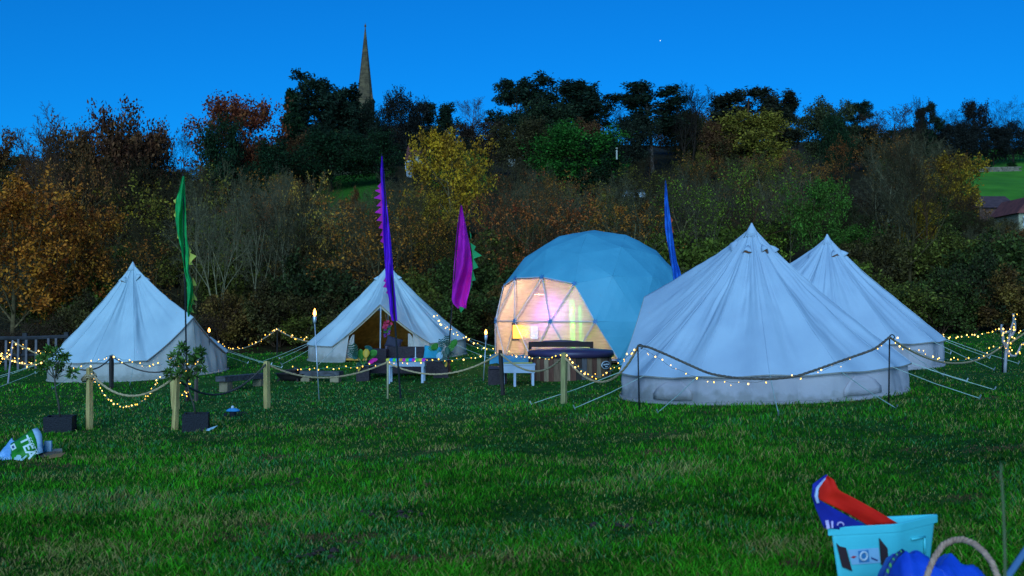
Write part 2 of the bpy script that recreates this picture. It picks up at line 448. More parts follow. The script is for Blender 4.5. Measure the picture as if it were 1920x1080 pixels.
dome_sh = lambda t: 1.1 * math.sqrt(max(.05, 1 - ((t - .45) / .62) ** 2))
cone_sh = lambda t: 1.15 - t
flat_sh = lambda t: .35 + .9 * t
CFG = {
 'bare': dict(n=[8, 7, 6, 4], start=[.26, .25, .2, .2], ang=[42, 42, 40, 42], lr=[.60, .5, .5, .5], rr=[.6, .6, .6, .7], wander=[.10, .13, .16, .2], up=[.06, .10, .08, .05], r=.13, shape=dome_sh, minr=.009),
 'multi': dict(n=[6, 6, 6, 4], start=[.28, .25, .2, .2], ang=[30, 36, 40, 40], lr=[.55, .5, .5, .5], rr=[.65, .6, .6, .7], wander=[.14, .15, .17, .2], up=[.05, .10, .07, .04], r=.085, shape=dome_sh, stems=3, splay=.24, minr=.009),
 'upright': dict(n=[12, 7, 5, 4], start=[.2, .2, .2, .2], ang=[28, 32, 36, 40], lr=[.5, .48, .5, .5], rr=[.5, .6, .6, .7], wander=[.05, .09, .12, .16], up=[.05, .12, .1, .05], r=.12, shape=dome_sh, minr=.012),
 'scrub': dict(n=[7, 6, 5], start=[.1, .15, .15], ang=[34, 40, 42], lr=[.6, .55, .5], rr=[.7, .7, .7], wander=[.15, .2, .22], up=[.04, .06, .04], r=.03, shape=lambda t: 1.1 - .4 * t, stems=7, splay=.55, minr=.007),
 'round': dict(n=[14, 9, 6], start=[.16, .2, .2], ang=[52, 45, 45], lr=[.52, .5, .5], rr=[.5, .6, .6], wander=[.06, .12, .16], up=[.02, .08, .04], r=.16, shape=dome_sh, minr=.01),
 'full': dict(n=[26, 8, 5], start=[.06, .2, .2], ang=[58, 45, 45], lr=[.55, .5, .5], rr=[.5, .6, .6], wander=[.05, .12, .16], up=[.02, .05, .04], r=.16, shape=dome_sh, minr=.01),
 'wide': dict(n=[10, 8, 6], start=[.15, .2, .2], ang=[62, 45, 45], lr=[.68, .5, .5], rr=[.5, .6, .6], wander=[.1, .12, .16], up=[.0, .06, .04], r=.16, shape=dome_sh, minr=.01),
 'pine': dict(n=[15, 7, 5], start=[.45, .35, .2], ang=[72, 45, 45], lr=[.40, .5, .5], rr=[.5, .6, .6], wander=[.05, .12, .16], up=[.03, .03, .05], r=.2, shape=lambda t: 1.0 - .35 * t, taper=.55, minr=.02, angj=14),
 'fir': dict(n=[34, 7], start=[.12, .15], ang=[82, 50], lr=[.30, .35], rr=[.3, .6], wander=[.015, .06, .1], up=[.02, -.02, 0], r=.16, shape=cone_sh, taper=.95, minr=.02),
 'cedar': dict(n=[30, 8, 4], start=[.12, .15, .2], ang=[78, 50, 45], lr=[.40, .42, .5], rr=[.4, .6, .6], wander=[.03, .08, .12], up=[.02, .02, 0], r=.22, shape=lambda t: 1.05 - .6 * t, taper=.8, minr=.02),
}
PR = {}
def proto(key, cfgk, seed, H, leaf=None):
    L = grow(seed, H, CFG[cfgk]); mx = max(l for l, _, _ in L)
    allp = np.array([list(p) for _, ps, _ in L for p in ps])
    hh = allp[:, 2].max(); ww = np.percentile(np.hypot(allp[:, 0], allp[:, 1]), 97) * 2
    tr = line_mesh('trunk', L, (0, 1) if mx > 1 else (0,)); br = line_mesh('branches', L, tuple(range(2, mx + 1)) if mx > 1 else (1,))
    lf = leaf_mesh('crown', L, leaf.get('lv', (mx,)), leaf['per'], leaf['size'], leaf['sig'], seed, leaf.get('flat', 0), leaf.get('aspect', .55), leaf.get('keep', 1)) if leaf else None
    PR[key] = (tr, br, lf, hh, ww)
for i in range(3): proto('bare%d' % i, 'bare', 11 + i, 8)
for i in range(2): proto('multi%d' % i, 'multi', 31 + i, 7)
for i in range(2): proto('upright%d' % i, 'upright', 41 + i, 9)
for i in range(3): proto('scrub%d' % i, 'scrub', 51 + i, 3, dict(per=1, size=.09, sig=.03, keep=.35) if i == 2 else None)
for i in range(2): proto('bush%d' % i, 'scrub', 61 + i, 2.4, dict(per=9, size=.13, sig=.10))
for i in range(2): proto('round%d' % i, 'round', 71 + i, 8, dict(per=14, size=.20, sig=.16))
for i in range(2): proto('sparse%d' % i, 'wide', 81 + i, 8, dict(per=7, size=.19, sig=.14, keep=.8))
for i in range(2): proto('thin%d' % i, 'bare', 131 + i, 8, dict(per=2, size=.15, sig=.07, keep=.7))
for i in range(3): proto('farround%d' % i, 'full', 91 + i, 10, dict(per=13, size=.32, sig=.34))
for i in range(3): proto('pine%d' % i, 'pine', 101 + i, 12, dict(per=20, size=.46, sig=.34, flat=.7, aspect=.32))
for i in range(1): proto('fir%d' % i, 'fir', 111 + i, 12, dict(per=40, size=.46, sig=.24, flat=.4, aspect=.4))
for i in range(2): proto('cedar%d' % i, 'cedar', 121 + i, 13, dict(per=11, size=.50, sig=.32, flat=.55, aspect=.42))

GREY = (.13, .085, .035); PALE = (.19, .15, .075); DARKB = (.035, .022, .015); BROWN = (.11, .055, .03)
def tree(name, label, cat, key, u, Y, vtop, width=None, leafc=None, bark=GREY, group=None, rz=None, vbase=None):
    """width in photo pixels; vtop: photo row of the crown's top"""
    tr, br, lf, hh, ww = PR[key]
    b = gr(u, Y)
    H = at(u, vtop, Y).z - b.z
    s = H / hh
    sx = s if width is None else width / F * Y / ww
    sx = min(max(sx, s * .55), s * 1.8)
    r = thing(name, label, cat, b, group)
    r.rotation_euler = (0, 0, rnd.random() * 6.28 if rz is None else rz); r.scale = (sx, sx, s)
    for nm, me, c in (('trunk', tr, bark), ('branches', br, bark), ('crown', lf, leafc)):
        if me is None: continue
        o = bpy.data.objects.new(nm, me); C.objects.link(o); o.parent = r
        o.color = (*([x * .6 for x in c] if nm == 'branches' else (c or (.05, .08, .02))), 1)
    return r

# leaf colours
COPPER = (.16, .028, .010); ORANGE = (.42, .11, .012); GOLD = (.42, .19, .010); OLIVE = (.20, .13, .015); DKG = (.012, .028, .008)
PINE = (.013, .024, .011); IVY = (.06, .12, .012); RUST = (.30, .065, .014); BRN = (.15, .048, .011); GRN = (.03, .10, .010)

# skyline and other trees one can single out: name,label,cat,key,u,Y,vtop,width,leaf,bark
feat = [
 ('beech_tree', 'dark brown bushy tree at the far left edge of the skyline', 'round0', -10, 75, 232, 150, BRN, DARKB),
 ('bare_tree', 'tall leafless tree with wispy upright twigs left of the reddish tree on the skyline', 'upright0', 85, 66, 195, 130, None, BROWN),
 ('beech_tree', 'broad dark reddish brown tree on the left skyline', 'farround1', 205, 72, 190, 210, (.10, .032, .012), DARKB),
 ('beech_tree', 'brown shoulder tree just left of the broad reddish tree', 'farround0', 140, 74, 222, 130, (.11, .04, .012), DARKB),
 ('beech_tree', 'low brown tree just right of the broad reddish tree', 'farround0', 262, 76, 222, 110, (.09, .03, .012), DARKB),
 ('bare_tree', 'small leafless tree showing sky through its twigs above the green flag', 'bare0', 335, 110, 232, 90, None, DARKB),
 ('bare_tree', 'small leafless tree right beside the reddish skyline tree', 'upright1', 300, 105, 245, 60, None, DARKB),
 ('copper_beech', 'domed copper red beech with feathery top left of the church', 'farround2', 448, 120, 163, 180, COPPER, DARKB),
 ('holly_tree', 'dark green tree low in front of the copper beech', 'farround1', 432, 112, 215, 55, DKG, DARKB),
 ('fir_tree', 'narrow pointed dark conifer between copper beech and cedar', 'fir0', 545, 130, 172, 60, DKG, DARKB),
 ('cedar_tree', 'tall dark tiered cedar left of the church spire', 'cedar0', 597, 138, 134, 115, PINE, DARKB),
 ('cedar_tree', 'dark cedar directly below and left of the church spire', 'cedar1', 655, 142, 160, 120, PINE, DARKB),
 ('yew_tree', 'round dark tree just right of the church spire', 'farround1', 738, 145, 167, 105, (.016, .016, .012), DARKB),
 ('yew_tree', 'dark evergreen hiding the foot of the church spire', 'farround1', 688, 141, 182, 85, (.014, .020, .010), DARKB),
 ('cedar_tree', 'dark spreading cedar shelf between the tall cedar and the spire', 'cedar0', 640, 139, 158, 90, PINE, DARKB),
 ('yew_tree', 'small dark tree at the right foot of the churchyard trees', 'farround0', 775, 148, 208, 45, DKG, DARKB),
 ('yew_tree', 'dark green mass of a tree low under the tall cedar', 'farround0', 620, 118, 235, 150, DKG, DARKB),
 ('yew_tree', 'dark green mass of a tree low under the round churchyard tree', 'farround1', 715, 120, 240, 130, DKG, DARKB),
 ('pine_tree', 'flat topped dark pine right of the churchyard', 'pine0', 832, 150, 190, 95, PINE, DARKB),
 ('bare_tree', 'faint leafless tree far off between two pines on the skyline', 'upright0', 888, 200, 178, 60, None, BROWN),
 ('beech_tree', 'brown rounded tree below the gap in the skyline', 'farround1', 920, 130, 222, 130, (.045, .022, .013), DARKB),
 ('pine_tree', 'leaning Scots pine with open layered branches at the centre skyline', 'pine1', 968, 140, 145, 110, PINE, BROWN),
 ('pine_tree', 'large dark Scots pine with the highest crown right of centre', 'pine2', 1065, 140, 141, 150, PINE, BROWN),
 ('pine_tree', 'Scots pine crown reaching right over a leafless tree', 'pine0', 1110, 143, 160, 110, PINE, BROWN),
 ('oak_tree', 'dark green rounded oak in front of the two big pines', 'farround0', 1020, 128, 185, 150, (.022, .032, .011), DARKB),
 ('bare_tree', 'spreading leafless tree silhouetted between two groups of pines', 'bare1', 1140, 150, 178, 110, None, DARKB),
 ('yew_tree', 'bright dark green evergreen in the middle of the hillside', 'farround1', 1060, 100, 232, 210, GRN, DARKB),
 ('yew_tree', 'blackish evergreen right of the bright green one', 'farround0', 1125, 98, 250, 120, DKG, DARKB),
 ('pine_tree', 'wide tiered Scots pine with its pale trunk showing', 'pine1', 1225, 138, 155, 170, PINE, (.14, .10, .08)),
 ('oak_tree', 'dark tree under the wide tiered pine', 'farround1', 1180, 130, 215, 120, (.018, .022, .011), DARKB),
 ('bare_tree', 'tall fine twigged leafless tree right of the tiered pine', 'upright1', 1300, 140, 153, 100, None, DARKB),
 ('bare_tree', 'leafless tree standing in front of the fine twigged one', 'bare2', 1280, 130, 195, 90, None, DARKB),
 ('pine_tree', 'broad pine with gaps of sky along its domed top', 'pine2', 1400, 130, 157, 140, (.022, .022, .010), BROWN),
 ('pine_tree', 'pine forming the right shoulder of the broad domed crown', 'pine0', 1452, 132, 166, 110, (.022, .022, .010), BROWN),
 ('oak_tree', 'brown green oak filling in below the broad domed pine', 'farround0', 1410, 124, 205, 170, OLIVE, DARKB),
 ('oak_tree', 'olive green round topped tree on the right skyline', 'farround1', 1550, 128, 186, 125, (.05, .05, .016), DARKB),
 ('yew_tree', 'narrow dark evergreen in front of the olive tree on the right', 'farround0', 1575, 118, 205, 60, DKG, DARKB),
 ('pine_tree', 'small wind swept pine tuft on the right skyline', 'pine1', 1618, 150, 190, 60, PINE, DARKB),
 ('bare_tree', 'brown domed leafless tree on the right skyline', 'upright0', 1682, 125, 188, 130, None, BROWN),
 ('bare_tree', 'thin tall leafless tree rising right of the brown dome', 'upright1', 1728, 130, 178, 50, None, DARKB),
 ('pine_tree', 'small round dark pine beside a gap on the right skyline', 'pine2', 1744, 150, 188, 52, PINE, DARKB),
 ('bare_tree', 'open branched tree over the sky gap at right', 'bare0', 1785, 160, 200, 75, None, DARKB),
 ('beech_tree', 'dark bare topped tree left of the last tree on the skyline', 'farround0', 1835, 165, 183, 70, (.018, .014, .010), DARKB),
 ('bare_tree', 'forked leafless tree at the right end of the skyline', 'bare1', 1890, 160, 176, 90, None, DARKB),
 ('bare_tree', 'leafless tree cut by the right edge of the photo on the skyline', 'bare2', 1925, 162, 190, 80, None, DARKB),
 ('maple_tree', 'orange leaved maple filling the far left edge behind the fence', 'round0', 30, 42, 325, 270, ORANGE, GREY),
 ('maple_tree', 'orange brown maple just left of the first tent', 'round1', 125, 44, 372, 190, (.38, .10, .012), GREY),
 ('maple_tree', 'rusty leaved tree rising behind the orange maples', 'sparse1', 150, 60, 262, 190, (.28, .08, .015), GREY),
 ('maple_tree', 'yellow gold tree behind the magenta flag', 'round1', 850, 60, 240, 175, GOLD, GREY),
 ('maple_tree', 'smaller gold green tree at the foot of the yellow gold tree', 'round0', 800, 55, 350, 120, (.26, .14, .012), GREY),
 ('beech_tree', 'rust brown leaved tree right of the yellow gold tree', 'sparse0', 935, 56, 345, 160, RUST, GREY),
 ('birch_tree', 'pale yellow leaved tree with slanting trunk above the second tent', 'sparse1', 590, 50, 318, 190, (.46, .22, .03), PALE),
 ('oak_tree', 'golden brown oak near the right edge below the ridge', 'round1', 1775, 62, 285, 150, (.30, .14, .010), GREY),
 ('oak_tree', 'golden brown bush oak behind the right tent peak', 'round0', 1715, 56, 370, 110, (.30, .15, .010), GREY),
 ('ivy_tree', 'ivy green leafy tree between the two right tent peaks', 'round1', 1530, 52, 335, 130, IVY, GREY),
 ('ivy_tree', 'low ivy green bush tree behind the rear right tent', 'round0', 1600, 50, 420, 160, IVY, GREY),
 ('willow_tree', 'slim olive yellow tree on the slope above the big right tent', 'sparse0', 1390, 72, 282, 100, (.11, .085, .015), GREY),
 ('willow_tree', 'dull yellow leaved tree right of the slim olive one', 'sparse1', 1450, 66, 300, 90, (.09, .07, .016), GREY),
 ('ash_tree', 'twin stemmed pale barked tree with curving limbs left of the second tent', 'multi0', 412, 44, 345, 110, None, PALE),
 ('ash_tree', 'pale forked trunk tree beside the curving limbed one', 'bare1', 478, 45, 325, 120, None, PALE),
 ('ash_tree', 'pale leaning trunk tree closest to the second tent', 'bare2', 540, 46, 320, 130, None, PALE),
 ('ash_tree', 'large bare tree with writhing pale limbs on the right hillside', 'bare2', 1650, 55, 275, 230, None, PALE),
 ('ash_tree', 'bare tree with a pale trunk standing over the dome', 'bare1', 1095, 50, 330, 140, None, PALE),
 ('ash_tree', 'straight pale stemmed bare tree right of the purple flag', 'bare0', 775, 46, 330, 90, None, GREY),
]
for nm, lb, key, u, Y, vt, w, lc, bk in feat:
    tree(nm, lb, 'tree', key, u, Y, vt, w, lc, bk)

# the rest of the wood: bare trees and scrub packed up the slope
cap_u = [-200, 0, 180, 300, 400, 520, 600, 640, 700, 760, 900, 1000, 1100, 1200, 1300, 1500, 1600, 1700, 1780, 1830, 2100]
cap_v = [300, 300, 270, 330, 262, 300, 345, 372, 372, 300, 262, 292, 322, 285, 272, 276, 236, 228, 270, 395, 405]
FILL = {'bare': 'grey brown leafless tree', 'multi': 'many stemmed leafless tree',
        'upright': 'leafless tree with fine upright twigs', 'scrub': 'tangled bare scrub',
        'bush': 'dark leafy thicket bush', 'sparse': 'dull leafed autumn tree', 'thin': 'nearly leafless autumn tree'}
def whereabouts(u, Y):
    lm = [(110, 'at the far left'), (300, 'above the first tent'), (440, 'right of the green flag'), (600, 'above the fire bowl'), (690, 'left of the purple flag'), (800, 'right of the purple flag'),
          (930, 'behind the magenta flag'), (1040, 'above the lit dome front'), (1160, 'straight above the dome'), (1290, 'beside the blue flag'), (1400, 'left above the big right tent'),
          (1500, 'above the big right tent'), (1620, 'above the rear right tent'), (1760, 'right of the rear tent'), (9999, 'at the far right')]
    return ('low down ' if Y < 50 else 'partway up ' if Y < 66 else 'high up ' if Y < 100 else 'on the crest ') + next(n for m, n in lm if u < m)
def tone(c):
    r, g_, b_ = c
    return ('russet ' if r > g_ * 1.9 and r > .08 else 'brown ' if r > g_ * 1.3 else 'blackish ' if max(c) < .04 else 'olive ' if r > g_ * .7 else 'deep green ')
R2 = random.Random(99); placed = []
def fill(n, Y0, Y1, keys, hmin, hmax, spread, barks, leafs=None):
    k = 0; tries = 0
    while k < n and tries < n * 40:
        tries += 1
        Y = R2.uniform(Y0, Y1); u = R2.uniform(-60, 1985)
        if u > 1790 and Y > 78: continue
        x = (u - 960) / F * Y
        key = R2.choice(keys); kd = key.rstrip('0123456789')
        if 385 < u < 560 and Y < 47 and kd != 'bare': continue
        H = R2.uniform(hmin, hmax)
        b = gr(u, Y); cap = float(np.interp(u, cap_u, cap_v)) + R2.uniform(0, 30)
        vt = 588 - F * (b.z + H - CAMZ) / Y
        if vt < cap: vt = cap
        if (588 - F * (b.z - CAMZ) / Y) - vt < 35: continue
        if any((x - px) ** 2 + (Y - py) ** 2 < (spread * (1 + (Y - 40) / 60)) ** 2 and kk == kd for px, py, kk in placed): continue
        placed.append((x, Y, kd)); k += 1
        tree(dict(bare='bare_tree', multi='bare_tree', upright='bare_tree', scrub='scrub_bush', bush='thicket_bush', sparse='autumn_tree', thin='autumn_tree')[kd],
             FILL[kd] + ' ' + whereabouts(u, Y), 'bush' if kd in ('scrub', 'bush') else 'tree', key, u, Y, vt, None, R2.choice(leafs) if leafs else None, R2.choice(barks),
             dict(bare='leafless trees packed up the hillside', multi='many stemmed trees packed up the hillside', upright='upright leafless trees packed up the hillside',
                  scrub='bare scrub bushes in the wood', bush='leafy thicket bushes at the foot of the wood', sparse='dull autumn trees in the wood', thin='nearly leafless autumn trees in the wood')[kd])
BK = [(.09, .06, .022), (.06, .042, .015), (.12, .085, .035), (.08, .036, .014), (.17, .13, .06)]
fill(50, 46, 118, ['bare0', 'bare1', 'bare2', 'bare0', 'bare1', 'bare2', 'multi0', 'upright1'], 5.5, 9.5, 2.6, BK)
fill(64, 45, 112, ['sparse0', 'sparse1', 'thin0', 'thin1'], 4.5, 8.5, 2.4, BK, [RUST, OLIVE, BRN, (.16, .11, .012), (.34, .10, .012), (.26, .08, .012), (.14, .17, .012), (.42, .22, .012)])
fill(46, 42.5, 75, ['scrub0', 'scrub1', 'scrub2'], 2.5, 5, 1.9, BK, [RUST, BRN, (.06, .05, .02)])
BL = [(.05, .06, .010), (.09, .10, .010), (.03, .035, .008), (.13, .06, .012), (.10, .09, .012), (.06, .04, .010)]
fill(46, 42, 72, ['bush0', 'bush1'], 2.0, 4.0, 2.2, BK, BL)
cr_u = [-60, 60, 300, 360, 400, 540, 620, 790, 900, 1000, 1150, 1300, 1500, 1650, 1780, 1980]
cr_v = [262, 270, 302, 312, 300, 238, 205, 238, 228, 205, 222, 205, 216, 226, 238, 240]
k = 0
while k < 62:
    Y = R2.uniform(108, 190); u = R2.uniform(-40, 1980)
    if (590 < u < 722 and Y < 128) or (u > 1760 and Y < 150): continue
    k += 1
    b = gr(u, Y); vt = float(np.interp(u, cr_u, cr_v)) + R2.uniform(0, 30)
    if (588 - F * (b.z - CAMZ) / Y) - vt < 20: vt = (588 - F * (b.z - CAMZ) / Y) - 30
    lc = R2.choice([DKG, BRN, (.05, .035, .010), (.03, .03, .010), (.10, .035, .012), (.06, .05, .012)]); wp_ = R2.uniform(80, 150)
    tree('crest_tree', ('broad ' if wp_ > 115 else 'narrow ') + tone(lc) + 'round tree massed on the crest ' + whereabouts(u, 120)[13:], 'tree', R2.choice(['farround0', 'farround1', 'farround2', 'round0', 'round1']), u, Y, vt, wp_,
         lc, DARKB, 'dark trees massed along the hill crest')
for i, (u, Y, vt) in enumerate([(365, 47, 300), (440, 49, 290), (508, 48, 300), (640, 50, 350), (690, 47, 345), (742, 48, 320), (1000, 48, 320), (1050, 50, 310), (1150, 49, 315), (1200, 47, 330), (1310, 50, 300), (1345, 52, 310), (1480, 54, 300), (1690, 52, 330), (1840, 50, 420)]):
    tree('ash_tree', 'pale stemmed bare ash rising in front of the wood ' + whereabouts(u, 40)[9:], 'tree', ('bare0', 'upright0', 'bare2', 'bare1')[i % 4], u, Y, vt, R2.uniform(70, 120), None, (.15, .12, .055), 'pale stemmed ash trees in front of the wood')
# hedge foot along the field edge
for i in range(34):
    u = -20 + i * 59 + R2.uniform(-15, 15)
    Y = float(np.interp(u, [0, 450, 900, 1300, 1700, 1920], [36.5, 42, 41, 39.5, 38.5, 38.5])) + R2.uniform(0, 1.0)
    b = gr(u, Y); H = R2.uniform(1.6, 2.8) if u < 1750 else R2.uniform(2.4, 3.4)
    lc = R2.choice(BL); wp_ = R2.uniform(110, 170)
    tree('hedge_bush', ('tall ' if H > 2.3 else 'low ') + tone(lc) + 'bush in the field edge hedge ' + whereabouts(u, 40)[9:], 'bush', R2.choice(['bush0', 'bush1', 'scrub2', 'bush1']), u, Y,
         588 - F * (b.z + H - CAMZ) / Y, wp_, lc, BROWN, 'hedge bushes along the field edge')
# dark hedge on the far right ridge
for i in range(5):
    tree('ridge_bush', ('left end', 'second from left', 'middle', 'second from right', 'right end')[i] + ' dark hedgerow tree on the ridge above the right meadow', 'tree', 'farround%d' % (i % 2), 1790 + i * 38, 150 + i, 222 + (i % 3) * 6, 75, (.014, .014, .010), DARKB, 'hedgerow trees above the meadow')

# ------------------------------------------------------------------ church, houses, walls on the hill
STONE = mat('stone', (.16, .10, .045), (.08, .05, .025), 1.2, .9, .5, 3)
def church():
    Y = 230; base = gr(683, Y); x = base.x
    r = thing('church', 'stone church spire rising behind the dark cedars', 'church', base)
    tz = at(683, 188, Y).z; top = at(683, 52, Y).z
    w = 3.9
    part('tower', MB().box((x, Y, (base.z - 1 + tz) / 2), (w, w, tz - base.z + 1)), STONE, r)
    courses = 17; ztot = top - tz
    pr = lambda f: 1.86 * (1 - f) + .09 * f
    for k in range(courses):     # courses of the octagonal spire
        f0, f1 = k / courses, (k + 1) / courses
        mb = MB().lathe([(pr(f0), tz + ztot * f0 + .03), (pr(f1) + .02, tz + ztot * f1 - .03), (pr(f1) - .015, tz + ztot * f1)], (x, Y, 0), 8)
        part('spire_course', mb, STONE, r)
    part('finial', MB().lathe([(.05, top), (.24, top + .3), (.24, top + .5), (.08, top + .8), (.03, top + 1.1)], (x, Y, 0), 8), STONE, r)
    for sx in (-1, 1): part('pinnacle', MB().lathe([(.3, tz - .2), (.28, tz + .5), (.02, tz + 1.6)], (x + sx * 1.75, Y - 1.75, 0), 4), STONE, r)
    part('parapet', MB().box((x, Y, tz - .02), (w + .3, w + .3, .3)), STONE, r)
    part('nave', MB().box((x + 9, Y + 1, base.z + 3), (14, 6, 6)), STONE, r)
    rf = MB().add([(x + 2, Y - 2.3, base.z + 6.01), (x + 16.2, Y - 2.3, base.z + 6.01), (x + 16.2, Y + 4.3, base.z + 6.01), (x + 2, Y + 4.3, base.z + 6.01), (x + 2, Y + 1, base.z + 9.4), (x + 16.2, Y + 1, base.z + 9.4)],
                  [(0, 1, 5, 4), (2, 3, 4, 5), (1, 2, 5), (3, 0, 4), (3, 2, 1, 0)])
    part('roof', rf, mat('slate', (.06, .06, .07)), r)
church()
TILE = mat('roof_tile', (.22, .06, .045), (.12, .035, .03), 2.5, .85, .5, 12)
REND = mat('render_wall', (.5, .46, .36), (.36, .33, .26), 1.5, .9)
WHITE = mat('white_paint', (.72, .74, .74), (.55, .57, .58), 2, .6)
DGL = mat('dark_glass', (.02, .03, .05), rough=.15, spec=.6)
def house(label, u, Y, vroof, veave, wpx, depth, wallm, roofm, skylights=0, chim=True, wins=2, gable=False):
    vb = veave + (veave - vroof) * .9 + 6; Y = 50.0
    while Y < 195:
        b = gr(u, Y)
        if 588 - F * (b.z - CAMZ) / Y < vb: break
        Y += 1
    b = gr(u, Y); w = wpx / F * Y; depth = depth * Y / 95; zt = at(u, vroof, Y).z; ze = at(u, veave, Y).z; b.z = min(b.z, ze - 1.5)
    r = thing('house', label, 'house', b)
    x = b.x
    part('wall', MB().box((x, Y + depth / 2, (b.z + ze) / 2), (w, depth, ze - b.z)), wallm, r)
    o = .25
    if not gable:   # ridge along x
        vs = [(x - w / 2 - o, Y - o, ze + .01), (x + w / 2 + o, Y - o, ze + .01), (x + w / 2 + o, Y + depth + o, ze + .01), (x - w / 2 - o, Y + depth + o, ze + .01), (x - w / 2 - o, Y + depth / 2, zt), (x + w / 2 + o, Y + depth / 2, zt)]
        fs = [(0, 1, 5, 4), (2, 3, 4, 5), (1, 2, 5), (3, 0, 4), (3, 2, 1, 0)]
    else:
        vs = [(x - w / 2 - o, Y - o, ze + .01), (x + w / 2 + o, Y - o, ze + .01), (x + w / 2 + o, Y + depth + o, ze + .01), (x - w / 2 - o, Y + depth + o, ze + .01), (x, Y - o, zt), (x, Y + depth + o, zt)]
        fs = [(0, 4, 5, 3), (1, 2, 5, 4), (0, 1, 4), (2, 3, 5), (3, 2, 1, 0)]
    rf = part('roof', MB().add(vs, fs), roofm, r)
    if chim: part('chimney', MB().box((x + w * .42, Y + depth / 2, zt + .1), (.5, .5, 1.5)), REND, rf)
    n = Vector((0, -(zt - ze), depth / 2 + o)).normalized() if not gable else Vector((0, -1, 0))
    for k in range(skylights):
        cxx = x - w * .35 + k * w * .18; f = .45
        c = Vector((cxx, Y - o + (depth / 2 + o) * f, ze + (zt - ze) * f))
        ax = Vector((0, depth / 2 + o, zt - ze)).normalized()
        q = [c + Vector((a * .3, 0, 0)) + ax * b_ * .45 for a, b_ in ((-1, -1), (1, -1), (1, 1), (-1, 1))]
        up = Vector((0, -ax.z, ax.y))
        part('skylight', MB().plate([p + up * .02 for p in q], up, .06), mat('skylight', (.6, .7, .9), rough=.1), rf)
    for k in range(wins):
        xx = x + (k + .5 - wins / 2) * w / max(wins, 1) * .7
        hz = min(1.0, (ze - b.z) * .5); fr = part('window', MB().box((xx, Y - .03, ze - .2 - hz / 2), (.9, .08, hz)), WHITE, r)
        part('pane', MB().box((xx - .2, Y - .08, ze - .2 - hz / 2), (.34, .03, hz * .84)), DGL, fr); part('pane', MB().box((xx + .2, Y - .08, ze - .2 - hz / 2), (.34, .03, hz * .84)), DGL, fr)
    return r
h = house('house with red tiled roof and two skylights half hidden by trees below the pines', 975, 95, 268, 288, 44, 4, REND, TILE, 2)
h = house('white pointed gable of a house peeping out right of the churchyard trees', 766, 118, 270, 300, 9, 4, WHITE, TILE, 0, False, 1, True)
h = house('red roofed house mostly hidden behind the white pointed gable', 790, 124, 274, 292, 34, 4, REND, TILE, 0, True, 0)
h = house('pinkish stone house glimpsed through branches above the big right tent', 1334, 90, 295, 304, 14, 4, mat('pink_stone', (.3, .17, .15)), TILE, 0, False, 1, True)
h = house('low white building behind the trees left of the blue flag', 1190, 78, 352, 358, 44, 3, mat('grey_render', (.32, .36, .40)), mat('slate2', (.12, .13, .15)), 0, False, 3)
h = house('brown roofed house at the right edge below the green meadow', 1872, 72, 362, 390, 66, 5, mat('brown_brick', (.14, .06, .04)), mat('brown_tile', (.10, .05, .05), (.06, .03, .03), 3, .85, .4, 10), 0, False, 0)
h = house('cream gabled house cut off by the right edge of the photo', 1932, 68, 368, 400, 40, 5, mat('cream_wall', (.42, .36, .22)), TILE, 0, False, 1, True)
p0 = gr(1157, 96)
single('chimney_stack', MB().box((p0.x, 96, at(1157, 290, 96).z), (.13, .13, .9)).box((p0.x, 96, at(1157, 278, 96).z), (.18, .18, .08)), REND, 'small white chimney stack among the dark evergreens', 'chimney', (p0.x, 96, p0.z))
def yfor(u, v, Y=50.0):
    while Y < 190:
        b = gr(u, Y)
        if 588 - F * (b.z - CAMZ) / Y < v: break
        Y += .5
    return Y
def rubble_wall(label, u0, u1, Y, v, hpx, m):
    Y = yfor((u0 + u1) / 2, v + hpx); a, b = gr(u0, Y), gr(u1, Y); H = hpx / F * Y
    r = thing('stone_wall', label, 'wall', a)
    x = a.x; rr = random.Random(int(u0)); c = 0
    for row in range(3):
        x = a.x + rr.uniform(-.2, .1)
        while x < b.x:
            w = rr.uniform(.45, .85) * Y / 100; hh = H / 3; zt = g(x, Y) + H - .05
            if row < 2 or rr.random() < .8:
                part('stone', MB().box((x + w / 2, Y + rr.uniform(-.04, .04), zt - H + (row + .5) * hh), (w * .95, .5, hh * .94), rr.uniform(-.05, .05)), m, r)
            x += w
WST = mat('wall_stone', (.24, .17, .11), (.12, .09, .06), 2, .9)
rubble_wall('pale stone wall running across the green meadow at the right edge', 1822, 1912, 100, 312, 9, WST)
rubble_wall('short pale stone wall glimpsed above the golden oak', 1690, 1736, 92, 303, 9, WST)
rubble_wall('long low stone wall bordering the small paddock below the cedars', 600, 712, 118, 318, 9, mat('mossy_stone', (.17, .15, .08), (.10, .09, .05), 2, .9))
for k in range(3):
    tree('meadow_bush', ('left', 'middle', 'right')[k] + ' one of the low dark bushes just above the meadow stone wall', 'bush', 'farround%d' % (k % 2), 1815 + k * 42, yfor(1870, 321) + 3, 303 + k % 2 * 3, 46, DKG, DARKB, 'low bushes above the meadow wall')
for k, (u, vt, w) in enumerate([(622, 338, 60), (660, 352, 50), (700, 345, 60), (640, 385, 70), (690, 395, 60)]):
    tree('paddock_bush', ('upper left', 'upper middle', 'upper right', 'lower left', 'lower right')[k] + ' shrub on the dim green paddock left of the purple flag', 'bush', ('thin0', 'bush1', 'sparse0')[k % 3], u, 84 - k * 3, vt, w, ((.12, .09, .012), BRN, (.04, .06, .010))[k % 3], BROWN, 'low shrubs on the small paddock')
